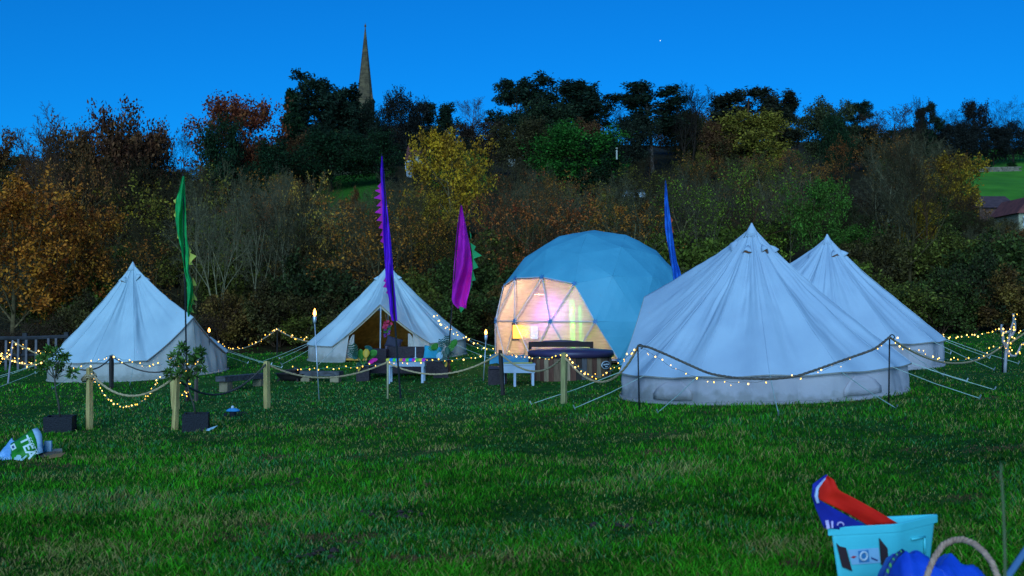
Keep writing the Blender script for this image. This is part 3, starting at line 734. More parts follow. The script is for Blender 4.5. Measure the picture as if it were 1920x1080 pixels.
# rail fence on the ridge meadow
YF = yfor(1880, 300)
r = thing('field_fence', 'thin dark field fence crossing the top of the right meadow', 'fence', gr(1838, YF)); fm = mat('old_wood', (.05, .045, .035))
for k in range(8):
    q = gr(1838 + k * 13, YF); part('post', MB().box((q.x, q.y, q.z + .5), (.12, .12, 1.2)), fm, r)
for z in (.5, .9):
    a, b = gr(1836, YF), gr(1932, YF); part('rail', MB().tube([a + Vector((0, -.08, z)), b + Vector((0, -.08, z))], .05, 4), fm, r)

# star
sp = at(1238, 76, 1500)
single('star', MB().ball(sp, .7, 8), emat('starlight', (.85, .95, 1), 1.2), 'single bright star in the blue evening sky', 'star', sp)

#PART2
# ------------------------------------------------------------------ bell tents
def canvas(name, c1, c2):
    m = mat(name, c1, c2, 1.1, .85, .35, 60, detail=7, lo=.3, hi=.62, spec=.15)
    t = m.node_tree; b = t.nodes['Principled BSDF']; tl = t.nodes.new('ShaderNodeBsdfTranslucent'); tl.inputs[0].default_value = (*c1, 1)
    mx = t.nodes.new('ShaderNodeMixShader'); mx.inputs[0].default_value = .30
    t.links.new(b.outputs[0], mx.inputs[1]); t.links.new(tl.outputs[0], mx.inputs[2]); t.links.new(mx.outputs[0], t.nodes['Material Output'].inputs[0])
    return m
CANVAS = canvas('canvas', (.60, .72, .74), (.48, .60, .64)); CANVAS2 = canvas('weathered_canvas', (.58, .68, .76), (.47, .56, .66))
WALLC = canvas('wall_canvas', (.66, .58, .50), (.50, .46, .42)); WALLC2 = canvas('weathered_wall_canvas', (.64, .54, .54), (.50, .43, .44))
def muddy(m):
    t = m.node_tree; b = t.nodes['Principled BSDF']; src = b.inputs['Base Color'].links[0].from_socket
    tc = t.nodes.new('ShaderNodeTexCoord'); sx = t.nodes.new('ShaderNodeSeparateXYZ'); t.links.new(tc.outputs['Object'], sx.inputs[0])
    n = t.nodes.new('ShaderNodeTexNoise'); n.inputs['Scale'].default_value = 7; n.inputs['Detail'].default_value = 8; t.links.new(tc.outputs['Object'], n.inputs['Vector'])
    r = t.nodes.new('ShaderNodeMapRange'); r.inputs[1].default_value = .0; r.inputs[2].default_value = .24; r.inputs[3].default_value = .42; r.inputs[4].default_value = -.1; t.links.new(sx.outputs[2], r.inputs[0])
    a = t.nodes.new('ShaderNodeMath'); a.operation = 'ADD'; t.links.new(n.outputs[0], a.inputs[0]); t.links.new(r.outputs[0], a.inputs[1])
    k = t.nodes.new('ShaderNodeMapRange'); k.inputs[1].default_value = .58; k.inputs[2].default_value = .85; k.inputs[4].default_value = .4; t.links.new(a.outputs[0], k.inputs[0])
    x = t.nodes.new('ShaderNodeMix'); x.data_type = 'RGBA'; t.links.new(k.outputs[0], x.inputs[0]); t.links.new(src, x.inputs[6]); x.inputs[7].default_value = (.12, .12, .06, 1)
    t.links.new(x.outputs[2], b.inputs['Base Color'])
muddy(WALLC); muddy(WALLC2)
PIPING = mat('piping', (.30, .26, .22)); PEG = mat('galvanised_steel', (.4, .42, .43), rough=.5, metal=.7)
CORD = mat('guy_cord', (.40, .50, .42)); STEEL = mat('steel_pole', (.6, .62, .65), rough=.35, metal=.5)
COIR = mat('coir', (.75, .36, .06), (.5, .22, .035), 8, .95, .5, 60); INK = mat('black_mesh', (.01, .01, .01))
TAN = mat('tan_leather', (.25, .09, .035))

def bell_tent(label, u, Y, az, H, R, wh, opened, cv, wc, seed, ax=0.0, vents=(20, 110, 200, 290), flaps=(), group=None, Hd=1.72, ropes=None, dl=36):
    cx = (u - 960) / F * Y; c = Vector((cx, Y, g(cx, Y)))
    r = thing('bell_tent', label, 'tent', c, group)
    rs = random.Random(seed); ng = 14; gs = [rs.uniform(.35, 1.5) for _ in range(40)]; zd = math.radians(az); dlt = math.radians(dl); Rd = R * .92
    ph = rs.random() * .3
    def G(x, y): return g(cx + x, Y + y) - c.z
    def dirv(th): return Vector((math.sin(th), -math.cos(th), 0))
    def wrap(a): return (a + PI) % (2 * PI) - PI
    def circ(th):
        s_ = math.sin(ng * (th - ph) / 2) ** 2
        rr = R * (1 - .045 * s_); p = dirv(th) * rr; p.z = wh + .06 * s_ * 0 - .03 * s_ + .02
        return p
    peak = dirv(zd) * Rd; peak.z = Hd
    def eave(th):
        a = wrap(th - zd)
        if abs(a) >= dlt: return circ(th)
        e = circ(zd + math.copysign(dlt, a)); t = 1 - abs(a) / dlt
        p = e.lerp(peak, t); p.z -= .07 * math.sin(PI * t); return p
    apex = Vector((ax, 0, H))
    N = 360; M = 40
    def roof(th, t, lift=0.0):
        e = eave(th); p = apex.lerp(e, t)
        out = dirv(th); a = abs(wrap(th - zd)); indoor = max(0, 1 - a / (dlt * 1.15))
        nrm = (out * (H - wh) + Vector((0, 0, R))).normalized()
        seam = abs(math.sin(ng * (th - ph) / 2))
        cat = math.sin(PI * t ** .8) * .085
        gi = ((th - ph) % (2 * PI)) / (2 * PI / ng); fold = seam * math.sin(PI * min(t * 1.05, 1)) * .070 * gs[int(gi) % ng] * (1 - indoor)
        wr = noise.noise(Vector((math.sin(th) * 5.5 + seed, math.cos(th) * 5.5, t * .9))) * .075 * math.sin(PI * min(t * 1.02, 1)) * t
        wr += noise.noise(Vector((math.sin(th) * 16 + seed, math.cos(th) * 16, t * 2.2 + 7))) * .035 * math.sin(PI * min(t * 1.02, 1)) + (noise.noise(Vector((math.sin(th) * 34, math.cos(th) * 34 + seed, t * 5))) * .012 + noise.noise(Vector((math.sin(th) * 7 + t * 9, math.cos(th) * 7 - t * 6, seed))) * .018) * math.sin(PI * min(t, .97))
        p = p - nrm * (cat + fold - wr - lift)
        return p
    def place(p): return c + Vector((p.x, p.y, p.z + G(p.x, p.y)))
    ths = [2 * PI * k / N for k in range(N)]
    rows = [[place(roof(th, t)) for th in ths] for t in [.004 + .996 * (j / M) ** 1.1 for j in range(M + 1)]]
    rf = part('roof', MB().grid(rows, True), cv, r, True)
    # hem tape along the eave
    part('hem', MB().tube([place(roof(th, 1.0)) + Vector((0, 0, -.012)) for th in ths + ths[:1]], .014, 4, False), PIPING, rf)
    # seams
    for k in range(ng):
        th = ph + 2 * PI * k / ng
        if abs(wrap(th - zd)) < dlt * .5: continue
        part('seam', MB().tube([place(roof(th, .03 + .96 * j / 14, .006)) for j in range(15)], .006, 4, False), cv, rf)
    # apex cap
    part('cap', MB().lathe([(.15, H - .21), (.07, H - .06), (.025, H + .02), (.012, H + .05)], c + Vector((ax, 0, G(0, 0))), 12), cv, rf, True)
    # hooded vents
    for d in vents:
        th = math.radians(d); ps = []
        for t, wd, lf in ((.13, .012, .006), (.155, .065, .045), (.18, .095, .07)):
            ps.append([place(roof(th + (kk / 6 - .5) * 2 * wd / (R * t), t, .008 + lf * math.sin(PI * kk / 6))) for kk in range(7)])
        vt = part('vent_hood', MB().grid(ps), cv, r, True, .012)
        hole = [place(roof(th + (kk / 6 - .5) * 1.9 * .09 / (R * .18), .179, .004 + .062 * math.sin(PI * kk / 6))) for kk in range(7)]
        part('vent_opening', MB().plate(hole, (dirv(th) * .6 + Vector((0, 0, -1))), .004), TAN, vt)
    # wall
    op = dlt * .66 if opened else 0
    def wallrows(ta, tb, n, inset=.05):
        rows = []
        for j in range(7):
            f = j / 6; row = []
            for k in range(n + 1):
                th = ta + (tb - ta) * k / n; e = eave(th); o = dirv(th)
                top = e - o * inset; top.z -= .015
                if abs(wrap(th - zd)) < dlt: top = top - Vector((0, 0, .02))
                seg = abs(math.sin(ng * (th - ph) / 2))
                bt = o * (R * (.985 - .012 * seg)); bt.z = G(bt.x, bt.y) - .03 - G(bt.x, bt.y)
                p = top.lerp(bt, f)
                p = p + o * (noise.noise(Vector((math.sin(th) * 9 + seed * 3, math.cos(th) * 9, f * 1.3))) * .05 + noise.noise(Vector((math.sin(th) * 26 + seed, math.cos(th) * 26, f * 3))) * .022) * math.sin(PI * min(f * .9 + .05, 1))
                row.append(place(p))
            rows.append(row)
        return rows
    if opened:
        part('wall', MB().grid(wallrows(zd + dlt, zd - dlt + 2 * PI, 220)), wc, r, True)
        for sg in (-1, 1):
            part('door_panel', MB().grid(wallrows(zd + sg * op, zd + sg * dlt, 24)), wc, r, True, .01)
            # tied back curtain
            th = zd + sg * op * 1.02; e = eave(th) - dirv(th) * .07; side = dirv(zd).cross(Vector((0, 0, 1))) * sg
            rows = []
            for j in range(9):
                f = j / 8; row = []
                wdt = .05 + .36 * f ** .8
                for kk in range(9):
                    a = kk / 8
                    q = e + side * (-wdt * a * (1 if sg > 0 else 1) + .16 + .0) + dirv(zd) * (.03 * math.sin(a * 12) - .04); q.z = (e.z - .03) * (1 - f) + .02 * f
                    row.append(place(q))
                rows.append(row)
            part('curtain', MB().grid(rows), wc, r, True, .008)
        hm = []
        for f in [k / 24 * 2 - 1 for k in range(25)]:
            e_ = eave(zd + dlt * .97 * f) - dirv(zd) * .045; lw = .10 * (1 - .35 * abs(f))
            hm.append([place(e_ + Vector((0, 0, .0))), place(e_ + Vector((0, 0, -lw * .5)) - dirv(zd) * .012), place(e_ + Vector((0, 0, -lw)) - dirv(zd) * .004)])
        part('door_hem', MB().grid(hm), mat('hem_canvas', (.62, .50, .34), (.5, .4, .26)), r, True)
        q = dirv(zd) * (Rd - .06)
        part('door_pole', MB().tube([place(Vector((q.x, q.y, -.05))), place(Vector((q.x + .02, q.y, Hd - .04)))], .022, 8), STEEL, r)
        part('centre_pole', MB().tube([place(Vector((0, 0, -.05))), place(Vector((ax, 0, H - .1)))], .025, 8), STEEL, r)
        part('groundsheet', MB().lathe([(R * .95, -.02), (R * .95, .03), (R * .93, .035)], c, 40), COIR, r)
        ln = []
        for f in (0, .33, .66, 1):
            ln.append([place(dirv(zd + PI + (k / 40 - .5) * 4.4) * (R * .85 - f * 1.2) + Vector((0, 0, .04 + f * 1.45))) for k in range(41)])
        part('lining', MB().grid(ln), COIR, r, True, .01)
    else:
        part('wall', MB().grid(wallrows(0, 2 * PI, 300)), wc, r, True)
        # zip line and piping of the closed door
        part('door_zip', MB().tube([place(dirv(zd) * (R * .985 + .02) * 1.0 + Vector((0, 0, .02))), place(peak - dirv(zd) * .02 + Vector((0, 0, -.08)))], .008, 4), PIPING, r)
        for sg in (-1, 1):
            part('door_seam', MB().tube([place(eave(zd + sg * dlt * f) - dirv(zd) * .015 + Vector((0, 0, -.035))) for f in [k / 8 for k in range(9)]], .010, 4, False), TAN, r)
    # groundsheet lip
    part('mud_flap', MB().grid([[place(dirv(th) * (R * .985 + dr_) + Vector((0, 0, dz))) for th in ths if not (opened and abs(wrap(th - zd)) < op)] for dr_, dz in ((.0, .05), (.03, -.005))]), wc, r, True, .006)
    for d in flaps:     # netted windows with their rolled down flap
        th0 = math.radians(d); ps = []
        for f in (.16, .35, .6, .82):
            wdt = (.40 if f > .5 else .30 if f > .3 else .16)
            row = []
            for k in range(9):
                th = th0 + (k / 8 - .5) * 2 * wdt / R; e = eave(th); o = dirv(th); top = e - o * .03; bt = o * (R * .985 + .0); p = top.lerp(bt, f); p = p + o * .014
                row.append(place(p))
            ps.append(row)
        part('window_flap', MB().grid(ps), wc, r, True, .006)
    # guy ropes and pegs
    for k in range(ng):
        th = ph + 2 * PI * k / ng
        if abs(wrap(th - zd)) < dlt * .6: continue
        if ropes is not None and k not in ropes: pass
        e = eave(th); out = dirv(th); d = 1.25 + rs.uniform(-.1, .5)
        p1 = place(e); q = out * (R + d); p2 = c + Vector((q.x, q.y, G(q.x, q.y) + .02))
        part('guy_rope', MB().tube([p1, p1.lerp(p2, .5) - Vector((0, 0, .02)), p2], .0065, 4), CORD, r)
        part('peg', MB().tube([p2 + out * .03 + Vector((0, 0, .05)), p2 - out * .02 - Vector((0, 0, .05))], .012, 4), PEG, r)
    return r, c, place, eave, dirv
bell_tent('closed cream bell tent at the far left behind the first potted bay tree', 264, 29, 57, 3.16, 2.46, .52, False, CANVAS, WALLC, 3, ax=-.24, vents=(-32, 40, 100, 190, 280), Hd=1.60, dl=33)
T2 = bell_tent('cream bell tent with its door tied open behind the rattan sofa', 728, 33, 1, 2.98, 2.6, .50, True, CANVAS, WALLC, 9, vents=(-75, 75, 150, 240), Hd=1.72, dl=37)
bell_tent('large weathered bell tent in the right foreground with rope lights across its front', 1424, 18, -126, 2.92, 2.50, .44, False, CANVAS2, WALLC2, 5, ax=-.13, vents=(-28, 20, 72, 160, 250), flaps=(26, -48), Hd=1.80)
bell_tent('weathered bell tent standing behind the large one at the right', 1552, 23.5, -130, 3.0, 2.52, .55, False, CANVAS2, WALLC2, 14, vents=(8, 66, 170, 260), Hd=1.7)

# things inside and hanging in the open tent
def leaf_blade(mb, base, tip, w, up=Vector((0, -1, .3)), n=6, droop=.0):
    d = tip - base; s = d.cross(up).normalized(); rows = []
    for i in range(n + 1):
        f = i / n; c = base + d * f - Vector((0, 0, droop * f * f)); ww = w * math.sin(PI * min(.04 + f * .93, 1)) ** .7
        rows.append([c - s * ww + up.normalized() * .0, c - up.normalized() * ww * .25, c + s * ww])
    return mb.grid(rows)
c2 = T2[1]; Y2 = 33 - 2.05
p = at(726, 612, Y2)
r = thing('flower_garland', 'red and purple flower posy hanging in the open tent doorway', 'garland', p - Vector((0, 0, .25)))
rr = random.Random(4)
pm = {'red_petal': mat('red_petal', (.55, .03, .08)), 'purple_petal': mat('purple_petal', (.16, .03, .2)), 'green_leaf': mat('green_leaf', (.03, .12, .02))}
part('string', MB().tube([p + Vector((0, 0, .1)), at(722, 588, Y2 - .1)], .006, 4), PIPING, r)
for nm, k, off in (('red_petal', 12, .06), ('purple_petal', 9, -.16), ('green_leaf', 8, -.05)):
    for i in range(k):
        b_ = p + Vector((rr.uniform(-.1, .1), rr.uniform(-.05, .05), off + rr.uniform(-.1, .1)))
        part(nm, leaf_blade(MB(), b_, b_ + Vector((rr.uniform(-.12, .12), -.06, rr.uniform(-.12, .1))), .045), pm[nm], r, True, .003)

# ------------------------------------------------------------------ geodesic dome
def dome():
    Y = 29.4; u = 1115; cx = (u - 960) / F * Y; R = 194 / F * Y * .985
    cz = at(u, 430, Y - .3).z - R; c = Vector((cx, Y, cz)); base = g(cx, Y)
    r = thing('geodesic_dome', 'blue geodesic dome tent with a lit clear panelled front', 'dome tent', (cx, Y, base))
    # icosahedron, frequency 3
    iv = [Vector((0, 0, 1))] + [Vector((math.cos(k * 2 * PI / 5) * .894427, math.sin(k * 2 * PI / 5) * .894427, .447214)) for k in range(5)] + \
         [Vector((math.cos((k + .5) * 2 * PI / 5) * .894427, math.sin((k + .5) * 2 * PI / 5) * .894427, -.447214)) for k in range(5)] + [Vector((0, 0, -1))]
    tf = [(0, 1 + k, 1 + (k + 1) % 5) for k in range(5)] + [(1 + k, 6 + k, 1 + (k + 1) % 5) for k in range(5)] + [(6 + k, 6 + (k + 1) % 5, 1 + (k + 1) % 5) for k in range(5)] + [(11, 6 + (k + 1) % 5, 6 + k) for k in range(5)]
    V = []; key = {}; Fc = []
    def vid(p):
        p = p.normalized(); kk = (round(p.x, 4), round(p.y, 4), round(p.z, 4))
        if kk not in key: key[kk] = len(V); V.append(p)
        return key[kk]
    for a, b_, d in tf:
        A, B, D = iv[a], iv[b_], iv[d]; n = 3; gr_ = {}
        for i in range(n + 1):
            for j in range(n + 1 - i): gr_[i, j] = vid(A * (n - i - j) / n + B * (i / n) + D * (j / n))
        for i in range(n):
            for j in range(n - i):
                Fc.append((gr_[i, j], gr_[i + 1, j], gr_[i, j + 1]))
                if i + j < n - 1: Fc.append((gr_[i + 1, j], gr_[i + 1, j + 1], gr_[i, j + 1]))
    # turn so a joint of the row just over the equator faces the camera
    rowz = sorted({round(p.z, 2) for p in V})
    row = [p for p in V if .08 < p.z < .25]
    a0 = math.atan2(row[0].y, row[0].x); rot = Matrix.Rotation(-PI / 2 - a0 + math.radians(-4.5), 3, 'Z')
    V2 = []
    for p in V:
        p = rot @ p
        if .08 < p.z < .28: p = Vector((p.x, p.y, .11)); p = Vector((p.x, p.y, 0)).normalized() * math.sqrt(1 - .11 ** 2) + Vector((0, 0, .11))
        elif -.28 < p.z < -.08: p = Vector((p.x, p.y, 0)).normalized() * math.sqrt(1 - .23 ** 2) + Vector((0, 0, -.23))
        V2.append(p)
    low = [p.z for p in V2 if p.z < 0 and p.z > -.3]
    def azd(p): return math.degrees(math.atan2(p.x, -p.y))       # 0 faces the camera, negative to the left
    def wp(p, k=1.0):
        q = c + p * R * k
        if p.z < -.09: q.z = max(q.z, g(q.x, q.y) + .05)
        return q
    faces = [f for f in Fc if min(V2[i].z for i in f) > -.34]
    def iswin(f):
        m = (V2[f[0]] + V2[f[1]] + V2[f[2]]) / 3
        return m.z < .47 and -100 < azd(m) < (-9 if m.z > 0.18 else -5 if m.z > 0.0 else 2)
    win = [f for f in faces if iswin(f)]; opq = [f for f in faces if not iswin(f)]
    cover = mat('dome_cover', (.08, .33, .42), (.06, .27, .36), .8, .55, .25, 9, spec=.35); liner = mat('dome_liner', (.64, .56, .44), (.52, .45, .34), 1.2, .9)
    def surf(fs, k, name, m, sub=5, sol=.012, sm=False, puff=.012):
        mb = MB()
        for f in fs:
            A, B, D = (V2[i] for i in f); ids = {}; vs = []
            for i in range(sub + 1):
                for j in range(sub + 1 - i):
                    w0, w1, w2 = (sub - i - j) / sub, i / sub, j / sub
                    p = wp(A, k) * w0 + wp(B, k) * w1 + wp(D, k) * w2
                    bul = 27 * w0 * w1 * w2; n_ = (A + B + D).normalized()
                    wr = noise.noise(p * 1.6) * .03 + noise.noise(Vector((p.x * 4, p.y * 4, p.z * 9))) * .012
                    p = p + n_ * (bul * puff + (wr if name == 'cover' else wr * .35))
                    ids[i, j] = len(vs); vs.append(p)
            fc = []
            for i in range(sub):
                for j in range(sub - i):
                    fc.append((ids[i, j], ids[i + 1, j], ids[i, j + 1]))
                    if i + j < sub - 1: fc.append((ids[i + 1, j], ids[i + 1, j + 1], ids[i, j + 1]))
            mb.add(vs, fc)
        return part(name, mb, m, r, sm, sol)
    surf(opq, 1.0, 'cover', cover); surf(opq, .965, 'liner', liner)
    # skirt to the ground
    ring = []
    lowv = sorted([p for p in V2 if -.34 < p.z < -.09], key=lambda p: azd(p))
    for nm, m_, sel in (('skirt', cover, lambda a: a > 6 or a < -100),):
        pts = [p for p in lowv]
        seg = []
        for p_, q_ in zip(pts, pts[1:] + pts[:1]):
            a = azd(((p_ + q_) / 2))
            if sel(a):
                A, B = wp(p_), wp(q_); mb = MB()
                rows = [[A.lerp(B, k / 6) + Vector((0, 0, .01)) for k in range(7)], []]
                for k in range(7):
                    q = A.lerp(B, k / 6); o = (q - c); o.z = 0; o.normalize(); q = q + o * (.10 + .06 * math.sin(k * 2.4)); q.z = g(q.x, q.y) - .02; rows[1].append(q)
                part(nm, mb.grid(rows), m_, r, False, .01)
    # clear window panes
    m, t, b = newmat('clear_pvc')
    tr = t.nodes.new('ShaderNodeBsdfTransparent'); tr.inputs[0].default_value = (.95, .93, .90, 1)
    tl = t.nodes.new('ShaderNodeBsdfTranslucent'); tl.inputs[0].default_value = (.95, .93, .92, 1)
    gl = t.nodes.new('ShaderNodeBsdfGlossy'); gl.inputs['Roughness'].default_value = .12; gl.inputs[0].default_value = (.9, .9, .9, 1)
    fr = t.nodes.new('ShaderNodeFresnel'); fr.inputs[0].default_value = 1.35
    tc = t.nodes.new('ShaderNodeTexCoord'); mp = t.nodes.new('ShaderNodeMapping'); mp.inputs['Scale'].default_value = (1.2, 1.2, 9)
    n = t.nodes.new('ShaderNodeTexNoise'); n.inputs['Scale'].default_value = 2.2; n.inputs['Detail'].default_value = 5
    t.links.new(tc.outputs['Object'], mp.inputs[0]); t.links.new(mp.outputs[0], n.inputs['Vector'])
    rg = t.nodes.new('ShaderNodeMapRange'); rg.inputs[1].default_value = .3; rg.inputs[2].default_value = .7; rg.inputs[3].default_value = .50; rg.inputs[4].default_value = .72
    t.links.new(n.outputs[0], rg.inputs[0])
    bp = t.nodes.new('ShaderNodeBump'); bp.inputs['Strength'].default_value = .4; bp.inputs['Distance'].default_value = .02; t.links.new(n.outputs[0], bp.inputs['Height']); t.links.new(bp.outputs[0], gl.inputs['Normal'])
    m1 = t.nodes.new('ShaderNodeMixShader'); m2 = t.nodes.new('ShaderNodeMixShader')
    t.links.new(rg.outputs[0], m1.inputs[0]); t.links.new(tr.outputs[0], m1.inputs[1]); t.links.new(tl.outputs[0], m1.inputs[2])
    t.links.new(fr.outputs[0], m2.inputs[0]); t.links.new(m1.outputs[0], m2.inputs[1]); t.links.new(gl.outputs[0], m2.inputs[2])
    t.links.new(m2.outputs[0], t.nodes['Material Output'].inputs[0])
    for f in win:
        mb = MB(); A, B, D = (wp(V2[i], .992) for i in f); nrm = (V2[f[0]] + V2[f[1]] + V2[f[2]]).normalized(); sub = 4; ids = {}; vs = []; fc = []
        for i in range(sub + 1):
            for j in range(sub + 1 - i):
                w0, w1, w2 = (sub - i - j) / sub, i / sub, j / sub; p = A * w0 + B * w1 + D * w2
                ids[i, j] = len(vs); vs.append(p + nrm * (27 * w0 * w1 * w2 * .01 + noise.noise(p * 5) * .008))
        for i in range(sub):
            for j in range(sub - i):
                fc.append((ids[i, j], ids[i + 1, j], ids[i, j + 1]))
                if i + j < sub - 1: fc.append((ids[i + 1, j], ids[i + 1, j + 1], ids[i, j + 1]))
        part('window_pane', mb.add(vs, fc), m, r, True)
    strut = mat('blue_grey_strut', (.16, .24, .36), rough=.5); hubm = mat('hub_steel', (.05, .18, .36), rough=.5)
    es = set()
    for f in win:
        for i, j in ((0, 1), (1, 2), (2, 0)): es.add(tuple(sorted((f[i], f[j]))))
    for a, b_ in es:
        part('strut', MB().tube([wp(V2[a], .975), wp(V2[b_], .975)], .016, 6), strut, r)
        part('edge_tape', MB().tube([wp(V2[a], 1.002), wp(V2[b_], 1.002)], .016, 4), mat_tape, r)
    for i in {k for f in win for k in f}:
        q = wp(V2[i], 1.0); n_ = V2[i]
        s1 = n_.orthogonal().normalized(); s2 = n_.cross(s1)
        star = [q + (s1 * math.cos(PI * k / 6) + s2 * math.sin(PI * k / 6)) * (.085 if k % 2 == 0 else .04) for k in range(12)]
        part('hub', MB().plate(star, n_, .02), hubm, r)
    # ground floor inside
    part('floor', MB().lathe([(R * .93, base - cz + .0 - .0), (R * .93, base - cz + .05)], c, 32), mat('dome_floor', (.20, .13, .08)), r)
    return c, R, base
mat_tape = mat('edge_tape', (.55, .53, .56))
dc, dR, dbase = dome()
# lamps seen through the clear front
def lamp_light(parent, name, loc, col, e, rad=.08):
    l = bpy.data.lights.new(name, 'POINT'); l.energy = e; l.color = col; l.shadow_soft_size = rad
    o = bpy.data.objects.new(name, l); C.objects.link(o); o.parent = parent; o.location = Vector(loc) - wloc(parent); return o
def pt(u, v, Y): return at(u, v, Y)
# hanging warm pendant
p = pt(1010, 548, 29.8)
r = thing('pendant_lamp', 'warm pendant lamp hung inside the clear fronted dome', 'lamp', p)
part('lamp_shade', MB().lathe([(.04, .12), (.10, .08), (.16, 0), (.17, -.06), (.155, -.06), (.09, .06), (.03, .1)], p, 16), mat('lamp_shade', (.8, .6, .5)), r, True)
part('bulb', MB().ball(p - Vector((0, 0, .03)), .05, 8), emat('warm_bulb', (1, .66, .42), 5), r, True)
part('cord', MB().tube([p + Vector((0, 0, .1)), p + Vector((0, 0, 1.0))], .006, 4), PIPING, r)
lamp_light(r, 'warm_light', p - Vector((0, 0, .16)), (1, .64, .44), 165, .25)
# green tube lamp standing just inside
g0 = pt(1075, 664, 27.7); g0.z = dbase + .06
r = thing('tube_lamp', 'green glowing tube lamp standing inside the right of the dome front', 'lamp', g0)
gt = pt(1072, 562, 27.7)
part('base', MB().lathe([(.12, 0), (.12, .03), (.03, .05)], g0, 12), mat('lamp_base', (.1, .1, .1)), r)
part('tube', MB().tube([g0 + Vector((0, 0, .05)), gt], .075, 10), emat('green_tube', (.30, 1, .12), .85), r)
part('dim_tube', MB().tube([g0 + Vector((.24, .1, .05)), gt + Vector((.24, .1, -.15))], .06, 10), emat('dim_green_tube', (.20, .55, .16), .5), r)
for z in (.4, .9, 1.35): lamp_light(r, 'green_light', g0 + Vector((.0, -.12, z)), (.3, 1, .12), 4, .04)
# amber screen and white screen
q = pt(985, 622, 27.6)
r = thing('display_screen', 'amber and white glowing screen inside the left of the dome', 'screen', q - Vector((0, 0, .35)))
part('frame', MB().box(q, (.74, .04, .48)), mat('screen_frame', (.05, .05, .05)), r)
part('amber_screen', MB().box(q + Vector((-.11, -.025, .0)), (.46, .012, .36)), emat('amber_screen', (1, .50, .04), 1.5), r)
part('white_screen', MB().box(q + Vector((.24, -.025, -.02)), (.20, .012, .36)), emat('white_screen', (.62, .88, 1), 1.0), r)
part('stand', MB().tube([q - Vector((0, 0, .24)), Vector((q.x, q.y, dbase + .05))], .02, 6), mat('screen_stand', (.1, .1, .1)), r)
lamp_light(r, 'amber_light', q + Vector((-.15, -.15, 0)), (1, .45, .03), 16, .1)
q = pt(1040, 590, 27.4)
r = thing('uplighter', 'small violet lamp glowing inside the middle of the dome front', 'lamp', Vector((q.x, q.y, dbase + .05)))
part('pole', MB().tube([Vector((q.x, q.y, dbase + .05)), q - Vector((0, 0, .05))], .012, 6), mat('lamp_pole', (.1, .1, .1)), r)
part('bulb', MB().ball(q, .05, 8), emat('violet_bulb', (.65, .25, 1), 2), r, True)
lamp_light(r, 'violet_light', q + Vector((0, -.12, 0)), (.55, .12, 1), 22, .15)

# ------------------------------------------------------------------ flags
BLACKP = mat('black_pole', (.012, .012, .014), rough=.5)
def cloth(name, c1, c2=None, sc=3):
    m = mat(name, c1, c2 or tuple(x * .8 for x in c1), sc, .75, .25, 40)
    t = m.node_tree; b = t.nodes['Principled BSDF']; tl = t.nodes.new('ShaderNodeBsdfTranslucent'); tl.inputs[0].default_value = (*c1, 1)
    mx = t.nodes.new('ShaderNodeMixShader'); mx.inputs[0].default_value = .35
    t.links.new(b.outputs[0], mx.inputs[1]); t.links.new(tl.outputs[0], mx.inputs[2]); t.links.new(mx.outputs[0], t.nodes['Material Output'].inputs[0])
    return m
def interp(tab, v, k): return float(np.interp(v, [a[0] for a in tab], [a[k] for a in tab]))
def flag(label, pole, edges, cloth_m, frcol, fringes, seed, Y=None, folds=2.4, extra=None, baseY=None):
    (ut, vt), (ub, vb) = pole
    b = gh(ub, vb) if baseY is None else None
    if baseY is not None:
        x = (ub - 960) / F * baseY; b = Vector((x, baseY, g(x, baseY)))
    Yf = b.y
    r = thing('feather_flag', label, 'flag', b)
    top = at(ut, vt, Yf)
    part('pole', MB().tube([b - Vector((0, 0, .1)), b.lerp(top, .5), top + (top - b).normalized() * .05], [.022, .016, .009], 8), BLACKP, r)
    v0, v1 = edges[0][0], edges[-1][0]; nV = 70; nU = 14; rows = []
    for i in range(nV + 1):
        v = v0 + (v1 - v0) * i / nV; l, rr_ = interp(edges, v, 1), interp(edges, v, 2); row = []
        for j in range(nU + 1):
            a = j / nU; wpx = rr_ - l
            dep = math.sin(a * folds * PI + v * .035 + seed) * .0022 * wpx * 3 + noise.noise(Vector((a * 3, v * .02, seed))) * .10 + .04 * math.sin(v * .03 + seed) + math.sin(a * 9 + v * .09 + seed * 2) * .018 + noise.noise(Vector((a * 7, v * .07, seed + 4))) * .05
            row.append(at(l + wpx * a, v, Yf - .03 + dep))
        rows.append(row)
    part('cloth', MB().grid(rows), cloth_m, r, True)
    for (ua, va, ubb, vbb, uc, vc) in fringes:     # root top, root bottom, tip
        A, B, T = at(ua, va, Yf), at(ubb, vbb, Yf + .01), at(uc, vc, Yf + .06)
        mid = (A + B) / 2
        mb = MB().grid([[A, A.lerp(B, .5), B], [A.lerp(T, .5) + Vector((0, .03, 0)), mid.lerp(T, .55), B.lerp(T, .5) - Vector((0, .03, 0))], [T, T + Vector((.002, 0, -.004)), T + Vector((0, 0, -.008))]])
        part('pennant', mb, frcol, r, True)
    return r
flag('tall green feather flag with yellow pennants left of the first tent door', ((343, 330), (351, 750)),
     [(330, 342, 346), (350, 337, 347), (375, 330, 348), (405, 328, 349), (440, 333, 350), (465, 339, 354), (490, 343, 354), (510, 346, 354), (530, 350, 361), (560, 351, 363), (580, 351, 358), (594, 352, 355)],
     cloth('green_cloth', (.02, .55, .12), (.015, .42, .09), 3), cloth('yellow_cloth', (.75, .68, .10)),
     [(330, 372, 329, 382, 325, 375), (329, 395, 329, 408, 326, 402), (332, 436, 335, 448, 332, 445), (353, 462, 356, 478, 359, 470), (356, 474, 355, 496, 368, 480), (354, 480, 353, 497, 361, 496),
      (361, 520, 362, 536, 369, 535), (362, 548, 361, 562, 370, 563), (360, 560, 359, 571, 366, 571), (356, 570, 355, 584, 364, 586)], 1.0)
